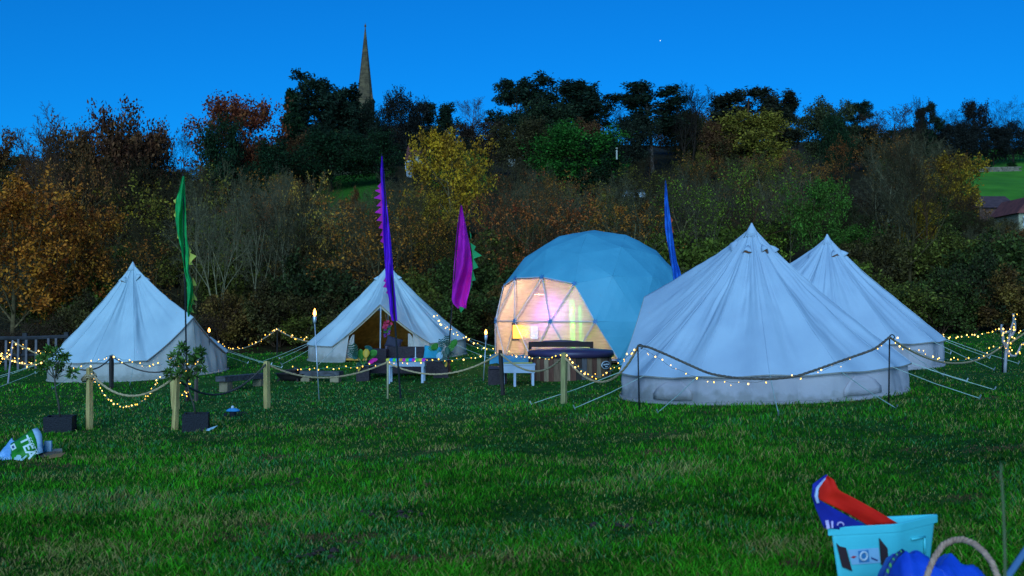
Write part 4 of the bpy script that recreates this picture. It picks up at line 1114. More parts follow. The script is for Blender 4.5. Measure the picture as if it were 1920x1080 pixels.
flag('very tall purple feather flag with magenta pennants in front of the open tent', ((716, 293), (752, 748)),
     [(293, 715, 717), (320, 713.5, 720), (360, 715, 723), (400, 717, 727), (450, 719, 733), (500, 722, 737), (530, 723, 739), (560, 729, 742), (588, 731, 744), (602, 736, 745)],
     cloth('violet_cloth', (.24, .02, .80), (.17, .015, .6), 3), cloth('magenta_cloth', (.65, .02, .40)),
     [(714, 342, 714, 356, 708, 349), (715, 352, 715, 364, 703, 357), (715, 362, 716, 375, 701, 371), (716, 374, 717, 388, 706, 386), (717, 386, 717, 402, 703, 398), (717, 400, 718, 416, 706, 413), (718, 413, 719, 430, 710, 427), (719, 427, 719, 444, 713, 441), (719, 442, 720, 457, 713, 452),
      (723, 518, 724, 530, 719, 527), (724, 527, 726, 540, 718, 538), (728, 538, 729, 552, 724, 549), (731, 588, 744, 588, 734, 601), (735, 590, 744, 592, 740, 604)], 2.2)
flag('magenta feather flag with green pennants between the open tent and the dome', ((863, 385), (838, 692)),
     [(385, 864, 866), (400, 861, 869), (420, 858, 873), (460, 854, 881), (500, 851, 886), (530, 849, 883), (548, 848, 880), (562, 847, 876), (570, 850, 875), (578, 858, 874)],
     cloth('magenta_flag_cloth', (.72, .015, .52), (.55, .01, .38), 3), cloth('green_pennant', (.03, .40, .12)),
     [(880, 432, 883, 450, 884, 441), (882, 455, 886, 476, 892, 462), (884, 465, 887, 486, 903, 479), (886, 482, 887, 506, 897, 501), (885, 500, 884, 528, 892, 525), (883, 520, 880, 550, 886, 532), (858, 574, 872, 577, 864, 586)], 3.1)
flag('blue feather flag with orange pennants behind the big right tent', ((1248, 339), (1278, 690)),
     [(339, 1247, 1249), (370, 1246, 1252), (400, 1246, 1256), (430, 1247, 1260), (460, 1252, 1264), (490, 1257, 1269), (510, 1261, 1276), (532, 1263, 1281), (560, 1266, 1285)],
     cloth('blue_cloth', (.03, .22, .75), (.02, .15, .6), 3), cloth('orange_cloth', (.85, .13, .04)),
     [(1257, 405, 1259, 418, 1262, 412), (1259, 418, 1261, 436, 1264, 436), (1249, 452, 1253, 465, 1250, 456), (1251, 462, 1256, 480, 1255, 476)], 4.4, baseY=22.3)

# ------------------------------------------------------------------ posts, ropes, torches
WOODP = mat('pale_post_wood', (.66, .45, .15), (.34, .21, .07), 4, .85, .5, 25, stretch=(6, 6, .6)); WOODG = mat('mossy_post_wood', (.36, .30, .11), (.22, .18, .07), 5, .9, .5, 25, stretch=(5, 5, .7))
WOODD = mat('dark_post_wood', (.045, .032, .025), (.025, .018, .015), 5, .85, .4, 25, stretch=(6, 6, .6)); ROPE = mat('rope', (.55, .38, .20), (.30, .20, .10), 40, .95)
ROPED = mat('dark_rope', (.13, .10, .075), (.07, .05, .04), 40, .95)
posts = {}
def post(key, ub, vb, ut, vt, wpx, m, label, name='wooden_post', cat='post', round_=False, Yv=None, group=None, tip=None):
    b = gh(ub, vb) if Yv is None else gr(ub, Yv)
    t = at(ut, vt, b.y); w = wpx / F * b.y
    r = thing(name, label, cat, b, group)
    if round_:
        part('shaft', MB().tube([b - Vector((0, 0, .15)), t], w / 2, 8), m, r, True)
    else:
        d = (t - b); n = 7; mb = MB(); rows = []
        for i in range(n + 1):
            f = i / n; c = (b - Vector((0, 0, .15))).lerp(t, f); k = 1 + .05 * math.sin(f * 9 + ub)
            if i == n: k *= .86
            a0 = .25 + .06 * f
            rows.append([c + Vector((math.cos(a0 + q * PI / 2) * w * .66 * k, math.sin(a0 + q * PI / 2) * w * .66 * k, (.012 if q % 2 and i == n else 0))) for q in range(4)])
        mb.grid(rows, True); o = len(mb.v); mb.f += [(o - 4, o - 3, o - 2, o - 1)]
        part('shaft', mb, m, r)
    posts[key] = t
    return r, b, t, w
post('p1', 168, 805, 168, 690, 9.5, WOODP, 'pale square post with rope looped at its top beside the left potted tree')
post('p2', 209, 728, 209, 667, 6.5, WOODD, 'short dark post standing in front of the first tent')
post('p3a', 331, 768, 325, 706, 11, WOODP, 'pale slab post half hidden by the right potted tree')
post('p3', 327, 806, 332, 706, 9, WOODP, 'yellow square post leaning beside the black planter of the right bay tree')
post('p4', 368, 752, 368, 690, 5.5, mat('brown_post', (.12, .08, .06)), 'thin brown post behind the right potted tree')
post('p5', 351, 752, 351, 690, 6, WOODD, 'dark stub post at the foot of the green flag')
post('p6', 501, 766, 500, 678, 9.5, WOODP, 'pale square post left of the fire bowl')
post('p7', 727, 748, 727, 676, 3.6, mat('cane_wood', (.45, .36, .18)), 'thin cane post in front of the white table', round_=True)
post('p8', 944, 741, 938, 657, 6.5, WOODD, 'dark leaning post with a pale foot left of the hot tub')
post('p9', 1057, 757, 1058, 662, 10, WOODG, 'mossy grey post in front of the hot tub')
def ironstake(key, ub, vb, ut, vt, label, curl=1):
    b = gh(ub, vb); t = at(ut, vt, b.y)
    r = thing('iron_stake', label, 'stake', b)
    part('rod', MB().tube([b - Vector((0, 0, .1)), t], .011, 6), BLACKP, r, True)
    if curl:
        pts = [t + Vector((.035 * (1 - math.cos(a)), 0, .035 * math.sin(a))) for a in [k * PI / 5 for k in range(8)]]
        part('hook', MB().tube(pts, .009, 5), BLACKP, r, True)
    posts[key] = t
ironstake('s1', 1199, 771, 1196, 650, 'black iron stake at the left corner of the big right tent')
ironstake('s2', 1666, 765, 1668, 632, 'black iron stake at the right corner of the big right tent')
ironstake('s3', 1879, 698, 1880, 648, 'black iron stake under the light wrapped branch', 0)
BULB = MB().ball((0, 0, 0), .0100, 6, (1, 1, 1.5)).mesh('bulb', emat('fairy_light', (1.0, .52, .055), 3.6), True)
BULB2 = MB().ball((0, 0, 0), .0135, 6, (1, 1, 1.2)).mesh('bulb', emat('fairy_light_bright', (1.0, .58, .13), 5.0), True)
WIRE = mat('light_wire', (.10, .22, .20)); WIREB = mat('brown_wire', (.10, .075, .05))
def quadp(A, M, B, n=22):
    K = M * 2 - (A + B) / 2
    return [A * (1 - t) ** 2 + K * 2 * t * (1 - t) + B * t * t for t in [k / n for k in range(n + 1)]]
def rope(A, M, B, label, rad=.019, m=None, sag_noise=0.0):
    pts = quadp(A, M, B)
    r = thing('barrier_rope', label, 'rope', A)
    # three strands laid together
    L = sum((pts[i + 1] - pts[i]).length for i in range(len(pts) - 1))
    n = 60
    for s_ in range(3):
        q = []
        for i in range(n + 1):
            f = i / n; p = quadat(A, M, B, f); a = f * L * 18 + s_ * 2 * PI / 3
            q.append(p + Vector((math.cos(a) * rad * .45, math.cos(a) * rad * .2, math.sin(a) * rad * .45)))
        part('strand', MB().tube(q, rad * .62, 5, False), m or ROPE, r, True)
    return r
def quadat(A, M, B, t):
    K = M * 2 - (A + B) / 2
    return A * (1 - t) ** 2 + K * 2 * t * (1 - t) + B * t * t
def mid(A, B, u, v, dy=0): return at(u, v, (A.y + B.y) / 2 + dy)
def span(a, b, u, v, label, da=0.0, db=0.0, **k):
    A, B = posts[a] - Vector((0, 0, da)), posts[b] - Vector((0, 0, db)); return rope(A, mid(A, B, u, v), B, label, **k)
span('p1', 'p3', 243, 742, 'rope sagging between the looped post and the right bay tree', .05, -.02)
span('p3', 'p6', 418, 738, 'dark rope sagging from the right bay tree to the pale square post', .03, .03, m=ROPED)
span('p6', 'p7', 610, 708, 'rope sagging in front of the fire bowl', .04, .03)
span('p7', 'p8', 832, 701, 'rope sagging in front of the rattan sofa', .05, .05)
span('p8', 'p9', 1000, 696, 'rope sagging in front of the hot tub', .06, .04)
span('p9', 's1', 1130, 716, 'rope running from the mossy post up to the first iron stake', .06, 0)
A, B = posts['s1'], posts['s2']
r = thing('barrier_rope', 'long dark rope swagged across the front of the big right tent', 'rope', A)
way = [(1196, 648, 0), (1215, 650, .1), (1250, 665, .2), (1290, 683, .3), (1330, 701, .3), (1380, 709, .3), (1440, 711, .4), (1490, 707, .4), (1540, 690, .4), (1590, 672, .3), (1640, 655, .2), (1668, 632, 0)]
LR = [at(u, v, A.y + (B.y - A.y) * (u - 1196) / 472 - .12 - d) for u, v, d in way]
LR = [Vector(np.interp(t, range(len(LR)), [p[k] for p in LR]) for k in range(3)) for t in np.linspace(0, len(LR) - 1, 90)]
for it in range(6): LR = [LR[0]] + [(LR[i - 1] + LR[i] * 2 + LR[i + 1]) / 4 for i in range(1, len(LR) - 1)] + [LR[-1]]
for s_ in range(3):
    part('strand', MB().tube([p + Vector((math.cos(i * 1.4 + s_ * 2.1) * .009, -.004, math.sin(i * 1.4 + s_ * 2.1) * .009)) for i, p in enumerate(LR)], .012, 5, False), ROPED, r, True)
span('s2', 's3', 1790, 681, 'rope sagging from the second iron stake to the light wrapped branch')
e = at(1935, 612, posts['s3'].y - .5)
rope(posts['s3'], at(1905, 636, posts['s3'].y - .2), e, 'rope rising out of the photo at the right edge')
# back rope line
pb1, pb0 = posts['p2'], at(140, 690, 18.8)
rope(pb0, at(182, 690, 19.6), pb1, 'rope from the dark post towards the left potted tree', m=ROPED, rad=.016)
rope(pb1, at(262, 694, 20.5), at(312, 694, 20.5), 'rope from the dark post behind the sagging string of lights', m=ROPED, rad=.016)
rope(at(-20, 652, 27), at(52, 684, 27), at(100, 660, 27), 'lower rope of the light draped line at the far left', rad=.02)
rope(at(24, 640, 27.4), at(62, 660, 27.2), at(84, 668, 27), 'upper short rope of the light draped line at the far left', rad=.018)
rope(at(385, 622, 31), at(440, 656, 33), at(520, 617, 35), 'rope hung between the first tent and the wood edge', rad=.022)
rope(at(520, 617, 35), at(548, 632, 34.5), at(582, 641, 34), 'rope from the wood edge to the corner of the open tent', rad=.022)
stk = thing('wooden_stake', 'thin stake holding the rope peak at the edge of the wood', 'stake', gr(520, 35)); part('shaft', MB().tube([gr(520, 35), at(520, 616, 35)], .022, 6), WOODD, stk)
stk = thing('wooden_stake', 'pale stake propping the lights at the far left', 'stake', gr(20, 27.3)); part('shaft', MB().tube([gr(17, 27.3), at(24, 638, 27.4)], .022, 6), mat('pale_stake', (.35, .3, .35)), stk)
# loops of spare rope hung on the first post
P1 = posts['p1']
r = thing('rope_coil', 'coil of rope hung round the top of the first pale post', 'rope', P1)
for k in range(4):
    cc = P1 + Vector((0, 0, -.10 - .02 * k)); aa = .085 + .012 * k
    part('loop', MB().tube([cc + Vector((math.cos(a) * aa, math.sin(a) * aa * .9 - .0, math.sin(a * 1 + k) * .05 - .04 * abs(math.cos(a)))) for a in [j * PI / 10 for j in range(21)]], .013, 5), ROPE, r, True)

# strings of fairy lights
def lights(label, path, n, jit=.035, m=None, big=.3, hang=0.0, name='string_lights', rad=.0045):
    r = thing(name, label, 'string lights', path[0]); rs = random.Random(len(label) * 7 + n)
    d = [0]
    for i in range(1, len(path)): d.append(d[-1] + (path[i] - path[i - 1]).length)
    def P(s):
        for i in range(1, len(path)):
            if s <= d[i]: return path[i - 1].lerp(path[i], (s - d[i - 1]) / max(1e-6, d[i] - d[i - 1]))
        return path[-1]
    part('wire', MB().tube([P(d[-1] * k / 40) + Vector((0, -.02, .012 * math.sin(k * 1.9))) for k in range(41)], rad, 4, False), m or WIRE, r)
    for k in range(n):
        q = P(d[-1] * (k + rs.uniform(.2, .8)) / n) + Vector((rs.uniform(-jit, jit), -.03 + rs.uniform(-.02, .02), rs.uniform(-jit, jit) - hang))
        b_ = shared('bulb', BULB2 if rs.random() < big else BULB, r, q, (0, rs.uniform(-.6, .6), 0), (1, 1, 1))
        s_ = rs.uniform(.6, 1.25) * min(1.35, max(.8, q.y / 20)); b_.scale = (s_, s_, s_)
    return r
def uvp(lst, Y0, Y1=None):
    Y1 = Y0 if Y1 is None else Y1; n = len(lst)
    P = [at(u, v, Y0 + (Y1 - Y0) * i / (n - 1)) for i, (u, v) in enumerate(lst)]
    return P
yp = posts['p1'].y
lights('low drooping string of lights between the two potted bay trees', uvp([(172, 698), (182, 716), (195, 738), (212, 754), (232, 763), (252, 762), (270, 751), (284, 735), (296, 715), (300, 704)], yp), 30, .02)
lights('string of lights twined along the rope before the first tent', uvp([(138, 686), (165, 684), (190, 676), (209, 664), (225, 673), (245, 677), (265, 684), (290, 686), (305, 683)], 19.5, 20.5), 17, .05)
lights('short tangle of lights hanging under the right bay tree', uvp([(338, 714), (352, 710), (360, 722), (352, 735), (342, 738), (350, 744)], 18.5), 12, .04)
lights('dense lower string of lights at the far left', uvp([(-10, 655), (8, 664), (22, 672), (40, 680), (55, 684), (70, 678), (85, 664), (100, 658), (104, 664)], 27), 34, .09, big=.5)
lights('upper string of lights at the far left', uvp([(-10, 676), (6, 680), (12, 672), (20, 656), (24, 642), (34, 645), (48, 652), (62, 659), (80, 660), (96, 662)], 27.4), 20, .06, big=.5)
lights('string of lights sagging between the first tent and the edge of the wood', uvp([(381, 618), (395, 632), (410, 644), (430, 652), (452, 653), (475, 647), (497, 632), (518, 616)], 31, 35), 26, .06)
lights('short string of lights leading to the corner of the open tent', uvp([(521, 615), (532, 625), (545, 631), (560, 635), (580, 634)], 35, 34), 13, .06)
lights('string of small lights on green wire passing low before the sofa', uvp([(548, 686), (553, 692), (600, 691), (660, 688), (720, 682), (790, 678), (850, 674), (905, 669), (932, 662)], 23.5, 22.5), 34, .03, big=.2)
lights('string of lights falling along the right slope of the open tent', uvp([(815, 588), (824, 598), (832, 609), (842, 618), (852, 622), (866, 630), (885, 643), (900, 650), (925, 659)], 31, 29), 24, .07, big=.4)
lights('string of lights draped before the hot tub staves', uvp([(950, 660), (968, 666), (985, 672), (1010, 670), (1030, 671), (1048, 664), (1058, 660)], 21.5, 20.5), 14, .03)
lights('string of lights sagging right of the mossy post', uvp([(1060, 662), (1072, 676), (1085, 690), (1100, 700), (1115, 706), (1132, 702), (1150, 692), (1165, 680), (1180, 664), (1193, 652)], posts['p9'].y, posts['s1'].y), 26, .035, big=.45)
lights('string of lights across the front of the big right tent', uvp([(1200, 652), (1225, 664), (1245, 680), (1262, 690), (1285, 699), (1320, 710), (1360, 716), (1400, 717), (1440, 714), (1475, 707), (1520, 700), (1560, 688), (1600, 670), (1640, 655), (1666, 632)], posts['s1'].y - .1, posts['s2'].y - .1), 32, .05, m=WIREB, big=.3, rad=.003)
lights('string of lights sagging from the second iron stake', uvp([(1669, 633), (1685, 645), (1698, 655), (1715, 658), (1735, 667), (1765, 673), (1790, 676), (1815, 674), (1840, 668), (1862, 654), (1880, 647)], posts['s2'].y, posts['s3'].y), 26, .05, big=.45)
lights('far string of lights above the grass beyond the right tents', uvp([(1762, 628), (1780, 634), (1800, 632), (1820, 631), (1840, 627), (1860, 622), (1876, 619)], 26, 24), 18, .05, big=.4)
lights('string of lights leaving the photo at the right edge', uvp([(1882, 648), (1895, 640), (1905, 632), (1912, 622), (1925, 615)], posts['s3'].y), 6, .04, big=.6)
# branch wrapped in lights
yb = posts['s3'].y - .15
bb = gr(1886, yb)
r = thing('lit_branch', 'pale forked branch wrapped in fairy lights by the right edge', 'branch', bb)
bm_ = mat('bleached_branch', (.42, .36, .36), (.3, .26, .27), 6)
arms = [[(1884, 700), (1885, 680), (1886, 662), (1889, 645), (1893, 630), (1896, 615), (1900, 603), (1900, 592)], [(1886, 650), (1881, 640), (1880, 628), (1877, 618), (1878, 608)],
        [(1886, 650), (1890, 660), (1895, 667), (1903, 668), (1909, 660), (1914, 648), (1921, 642)], [(1893, 632), (1898, 628), (1903, 618), (1903, 605), (1899, 588)], [(1878, 622), (1884, 624), (1892, 622), (1898, 618)]]
for a in arms:
    part('limb', MB().tube([at(u, v, yb) for u, v in a], [.035 * (1 - .6 * i / (len(a) - 1)) for i in range(len(a))], 6), bm_, r, True)
for i, a in enumerate(arms):
    lights(('lights wound up the tallest limb of the pale branch', 'lights on the left fork of the pale branch', 'lights on the drooping limb of the pale branch at the right edge', 'lights on the inner fork of the pale branch', 'lights on the cross limb of the pale branch')[i],
           [at(u + math.sin(k * 2) * 2, v, yb - .04) for k, (u, v) in enumerate(a if i else a[2:])], (8, 5, 8, 4, 4)[i], .05, big=.3)

# garden torches
flame_m = emat('torch_flame', (1, .36, .06), 14)
def torch(u0, v0, u1, v1, label, lit=1.0, dark=False):
    b = gh(u1, v1); t = at(u0, v0 + 8, b.y)
    r = thing('garden_torch', label, 'torch', b)
    part('pole', MB().tube([b - Vector((0, 0, .1)), t], .011, 6), BLACKP if dark else STEEL, r, True)
    part('canister', MB().lathe([(.018, -.02), (.035, .03), (.038, .12), (.022, .14)], t, 10), BLACKP if dark else STEEL, r, True)
    h = .15 * lit
    part('flame', MB().lathe([(.012, .14), (.034, .17), (.030, .14 + h * .5), (.012, .14 + h * .85), (.003, .14 + h)], t, 8), flame_m, r, True)
torch(590, 597, 599, 750, 'tall silver torch with a bright flame left of the open tent')
torch(911, 630, 906, 713, 'small silver torch burning between the open tent and the dome', .8)
torch(392, 624, 394, 700, 'dark torch with a low flame in front of the first tent door', .8, True)

# ------------------------------------------------------------------ benches, fire bowl, seating
SLEEP = mat('sleeper_wood', (.10, .095, .10), (.05, .04, .035), 3, .85, .5, 20, stretch=(1, 6, 6)); BLOCK = mat('oak_block', (.34, .24, .13), (.2, .14, .08), 4, .85)
def bench(label, ua, va, ub, vb, Ya, Yb, th=.12, dp=.26, legs=(.12, .86)):
    A, B = at(ua, va, Ya), at(ub, vb, Yb); c = (A + B) / 2; b = Vector((c.x, c.y, g(c.x, c.y)))
    r = thing('sleeper_bench', label, 'bench', b)
    d = B - A; L = d.length; ang = math.atan2(d.y, d.x); R_ = Matrix.Rotation(ang, 3, 'Z') @ Matrix.Rotation(-math.asin(d.z / L), 3, 'Y')
    part('seat', MB().box(c - Vector((0, 0, th / 2)), (L, dp, th), R_), SLEEP, r)
    for f in legs:
        q = A.lerp(B, f); gzv = g(q.x, q.y)
        part('leg', MB().box((q.x, q.y, (q.z - th + gzv - .04) / 2), (.22, dp * .8, q.z - th - gzv + .04), ang + .1), BLOCK, r)
bench('dark timber bench with pale block legs left of the fire bowl', 413, 706, 497, 699, 23.0, 24.6)
bench('dark timber bench right of the fire bowl', 566, 695, 640, 696, 25.3, 25.0)
IRON = mat('rusty_iron', (.045, .028, .024), (.02, .015, .014), 8, .8, .5, 40)
b = gh(545, 716); b.y += .3; b.z = g(b.x, b.y); s = b.y / F
r = thing('fire_bowl', 'round rusty iron fire bowl on short legs between the two benches', 'fire pit', b)
zt = at(545, 700, b.y).z - b.z; rb = 32 * s
prof = [(.05, zt - .21), (rb * .55, zt - .19), (rb * .85, zt - .10), (rb, zt), (rb + .03, zt + .005), (rb * .97, zt - .01), (rb * .8, zt - .08), (.05, zt - .12)]
part('bowl', MB().lathe(prof, b, 28), IRON, r, True)
for k in range(4):
    a = .5 + k * PI / 2; d = Vector((math.cos(a), math.sin(a), 0))
    part('leg', MB().tube([b + d * rb * .6 + Vector((0, 0, zt - .17)), b + d * rb * .75 + Vector((0, 0, zt * .4)), b + d * rb * .95 + Vector((0, 0, -.01))], .022, 6), IRON, r)
rr = random.Random(3)
for k in range(5):
    a = rr.random() * 3; c = b + Vector((rr.uniform(-.12, .12), rr.uniform(-.1, .1), zt + .01 + k * .025)); d = Vector((math.cos(a), math.sin(a), rr.uniform(-.15, .15))) * .24
    lg = single('firewood_log', MB().tube([c - d, c, c + d], [.035, .04, .034], 7), IRON, ('charred log lying lowest across the fire bowl', 'charred log in the fire bowl pointing towards the benches', 'charred log in the middle of the fire bowl pile', 'charred log second from the top of the fire bowl pile', 'charred log on top of the fire bowl pile')[k], 'log', c, 'logs in the fire bowl', True)

RATTAN = mat('dark_rattan', (.050, .032, .035), (.025, .016, .018), 30, .7, .8, 90); TBL = mat('white_table_paint', (.42, .46, .52), (.30, .34, .40), 3, .7, .2, 30)
NAVY = mat('dark_cushion', (.035, .03, .05)); TEAL = mat('teal_cushion', (.03, .30, .40), (.02, .24, .33), 5, .8)
# sofa
Ys = 25.6; s = Ys / F
def bx(mb, u0, u1, v0, v1, Y, dep, rot=None):
    a, b_ = at(u0, v0, Y), at(u1, v1, Y); return mb.box(((a.x + b_.x) / 2, Y + dep / 2, (a.z + b_.z) / 2), (abs(b_.x - a.x), dep, abs(a.z - b_.z)), rot)
sb = gr(755, Ys + .4)
r = thing('rattan_sofa', 'dark rattan corner sofa in front of the open tent', 'sofa', sb)
part('backrest', bx(MB(), 724, 798, 650, 674, Ys + .55, .12), RATTAN, r)
part('seat', bx(MB(), 690, 842, 676, 700, Ys, .67), RATTAN, r)
part('side_arm', bx(MB(), 688, 724, 655, 678, Ys + .1, .6), RATTAN, r)
part('seat_cushion', bx(MB(), 728, 838, 671.5, 676, Ys + .02, .5), NAVY, r)
part('arm_rail', bx(MB(), 722, 726, 649, 676, Ys + .5, .2), mat('sofa_edge', (.08, .06, .08)), r)
def cushion(label, c, w, h, m, rx, ry, th=.09, name='cushion'):
    R_ = Matrix.Rotation(ry, 3, 'Y') @ Matrix.Rotation(rx, 3, 'X'); rows = []
    mb = MB(); n = 9
    for sgn in (1, -1):
        rows = []
        for i in range(n):
            for_ = []
            for j in range(n):
                a, b_ = i / (n - 1) * 2 - 1, j / (n - 1) * 2 - 1
                z = sgn * th * math.sqrt(max(0, (1 - a ** 4) * (1 - b_ ** 4))); pinch = 1 - .06 * (a * a * b_ * b_ < .5) * (abs(a) > .8 or abs(b_) > .8)
                for_.append(c + R_ @ Vector((a * w / 2 * pinch, z, b_ * h / 2 * pinch)))
            rows.append(for_)
        mb.grid(rows)
    return single(name, mb, m, label, 'cushion', c - Vector((0, 0, h / 2)), None, True)
cushion('teal cushion propped at the right end of the rattan sofa', at(811, 664, Ys + .25), .46, .42, TEAL, -.25, .12)
cushion('dark cushion lying in the doorway of the open tent', at(738, 643, Ys + 1.2), .42, .3, NAVY, -.2, .3)
# planter boxes with big leaves
def planter(label, u0, u1, v0, v1, Y, dep=.3):
    b_ = gr((u0 + u1) / 2, Y + dep / 2); r = thing('planter_box', label, 'planter', b_)
    a, e = at(u0, v0, Y), at(u1, v0, Y)
    zt = a.z
    part('box', MB().box(((a.x + e.x) / 2, Y + dep / 2, (zt + b_.z - .03) / 2), (e.x - a.x, dep, zt - b_.z + .03)), RATTAN, r)
    part('soil', MB().box(((a.x + e.x) / 2, Y + dep / 2, zt + .003), ((e.x - a.x) * .9, dep * .9, .02)), mat('soil', (.02, .015, .01)), r)
planter('dark planter box holding the tropical plants at the left of the sofa', 668, 692, 684, 700, 25.0)
planter('dark planter box holding the tropical plants at the right of the sofa', 812, 840, 680, 697, 25.2)
LM = {'green': mat('leaf_green', (.05, .22, .02), (.03, .15, .015), 6, .5), 'dark': mat('leaf_dark', (.012, .07, .04), (.008, .045, .025), 6, .5), 'teal': mat('leaf_teal', (.015, .10, .09), rough=.5), 'yellow': mat('leaf_yellow', (.55, .32, .02), rough=.5), 'pink': mat('leaf_pink', (.65, .01, .25), rough=.5), 'white': mat('leaf_pale', (.3, .5, .6), rough=.5)}
def bigplant(label, root, items, Y, cat='plant', name='foliage_plant'):
    b_ = at(root[0], root[1], Y); r = thing(name, label, cat, b_)
    for (ut, vt, ub, vb, w, col, kind) in items:
        yy = Y + (hash((ut, vt)) % 7 - 3) * .04; T, B = at(ut, vt, yy - .05), at(ub, vb, yy)
        part('stem', MB().tube([b_, b_.lerp(B, .55) + Vector((0, 0, .03)), B], .007, 4), LM['green' if col in ('green', 'yellow') else 'dark'], r)
        ww = w / F * yy
        if kind == 'm':      # split monstera leaf
            d = T - B; up = Vector((0, -1, .2)).normalized(); s_ = d.cross(up).normalized(); mb = MB(); n = 6
            for sd in (-1, 1):
                for k in range(n):
                    f0, f1 = k / n, (k + .72) / n; wk = ww * math.sin(PI * (.12 + .8 * f0)) ** .6
                    mb.add([B + d * f0, B + d * f1, B + d * (f1 + .12) + s_ * sd * wk, B + d * (f0 + .14) + s_ * sd * wk * 1.02], [(0, 1, 2, 3)])
            mb.add([B - s_ * ww * .14, B + s_ * ww * .14, T], [(0, 1, 2)])
            part('leaf', mb, LM[col], r, False, .004)
        else: part('leaf', leaf_blade(MB(), B, T, ww * (1.0 if kind == 'l' else .55), droop=.03), LM[col], r, True, .003)
bigplant('tropical plant with split, yellow and pink leaves left of the sofa', (680, 688),
         [(659, 646, 668, 668, 9, 'dark', 'm'), (655, 660, 670, 672, 7, 'teal', 'm'), (692, 646, 690, 657, 8, 'teal', 'l'), (664, 672, 670, 660, 7, 'green', 'l'), (676, 652, 678, 676, 6, 'green', 'l'), (686, 669, 687, 654, 6.5, 'yellow', 'l'),
          (706, 655, 694, 668, 7, 'green', 'l'), (700, 662, 690, 674, 6, 'green', 'l'), (708, 671, 692, 679, 4, 'pink', 'l'), (701, 676, 690, 682, 3, 'pink', 'l'), (672, 694, 676, 684, 3, 'yellow', 'l'), (668, 682, 676, 684, 5, 'dark', 'l')], 24.95)
bigplant('tall tropical plant with monstera leaves at the right of the sofa', (834, 684),
         [(810, 644, 820, 654, 8, 'green', 'l'), (805, 650, 818, 656, 6, 'green', 'm'), (827, 636, 829, 656, 6, 'teal', 'm'), (838, 630, 838, 650, 6, 'dark', 'm'), (856, 634, 846, 652, 6, 'green', 'l'), (849, 645, 842, 660, 6, 'green', 'm'),
          (823, 672, 826, 660, 6, 'white', 'm'), (848, 668, 842, 660, 6, 'dark', 'm'), (832, 676, 832, 658, 7, 'dark', 'm'), (840, 664, 838, 650, 5, 'dark', 'l'), (836, 686, 836, 676, 3, 'yellow', 'l')], 25.15)
# white tables
def wtable(label, u0, u1, v0, v1, vb, Y, dep, runner=None, legs=((.06, 0), (.92, 0), (.06, 1), (.92, 1))):
    a, e = at(u0, v0, Y), at(u1, v0, Y); zt = a.z; ap = (v1 - v0) / F * Y; b_ = gr((u0 + u1) / 2, Y + dep / 2)
    r = thing('low_table', label, 'table', b_); w = e.x - a.x; cx = (a.x + e.x) / 2
    part('tabletop', MB().box((cx, Y + dep / 2, zt - .015), (w, dep, .03)), TBL, r)
    part('apron', MB().box((cx, Y + dep / 2, zt - .033 - (ap - .03) / 2), (w * .97, dep * .95, ap - .03)), TBL, r)
    for fx, fy in legs:
        x, y = a.x + w * (fx + .01), Y + .04 + fy * (dep - .08); gg = g(x, y) - .03
        part('leg', MB().box((x, y, (zt - ap + gg) / 2), (.055, .055, zt - ap - gg)), TBL, r)
    return r, a, e, zt
r, a, e, zt = wtable('low white table with a striped rainbow runner before the sofa', 724, 797, 673.5, 687, 715, 24.2, .55)
rn = thing('table_runner', 'rainbow striped runner laid along the edge of the white table', 'runner', (a.x, 24.2, zt))
cols = [(.75, .65, .05), (.02, .22, .7), (.10, .6, .05), (.02, .22, .7), (.75, .4, .03), (.7, .02, .4), (.10, .6, .05), (.02, .2, .7), (.7, .02, .4), (.15, .6, .05), (.75, .6, .05), (.6, .02, .5)]
for k, cl in enumerate(cols):
    x0 = a.x + (e.x - a.x) * k / len(cols); x1 = a.x + (e.x - a.x) * (k + 1) / len(cols)
    part('stripe', MB().box(((x0 + x1) / 2, 24.2 + .17, zt + .007), (x1 - x0 - .002, .36, .010)).box(((x0 + x1) / 2, 24.2 - .012, zt - .02), (x1 - x0 - .002, .010, .062)), mat('stripe', cl), rn)
q = at(779, 672, 24.5); q.z = zt + .013
cdl = thing('candle_stick', 'slim white candle standing on the white table', 'candle', q); part('candle', MB().lathe([(.012, .025), (.011, .26), (.004, .27)], q, 8), WHITE, cdl); part('holder', MB().lathe([(.04, 0), (.04, .01), (.014, .028)], q, 10), STEEL, cdl)
r, a, e, zt = wtable('low white table with a yellow runner beside the hot tub', 936, 1004, 682.5, 699, 720, 22.4, .5, legs=((.42, 0), (.92, 0), (.1, .7), (.92, 1)))
single('yellow_runner', MB().box(((a.x + e.x) / 2 + .02, 22.4 + .25, zt + .012), ((e.x - a.x) * .8, .18, .012)), mat('yellow_runner', (.6, .5, .06)), 'yellow cloth runner lying on the table by the hot tub', 'runner', ((a.x + e.x) / 2, 22.65, zt))
b_ = gr(928, 23.0)
r = thing('rattan_stool', 'dark rattan cube stool left of the white hot tub table', 'stool', b_)
a, e = at(915, 690, 23.0), at(950, 690, 23.0); zt = a.z
part('body', MB().box(((a.x + e.x) / 2, 23.3, (zt + b_.z - .02) / 2 - .02), (e.x - a.x, .55, zt - b_.z - .02)), RATTAN, r)
part('seat_pad', MB().box(((a.x + e.x) / 2, 23.3, zt + .0), ((e.x - a.x) * .96, .52, .05)), NAVY, r)
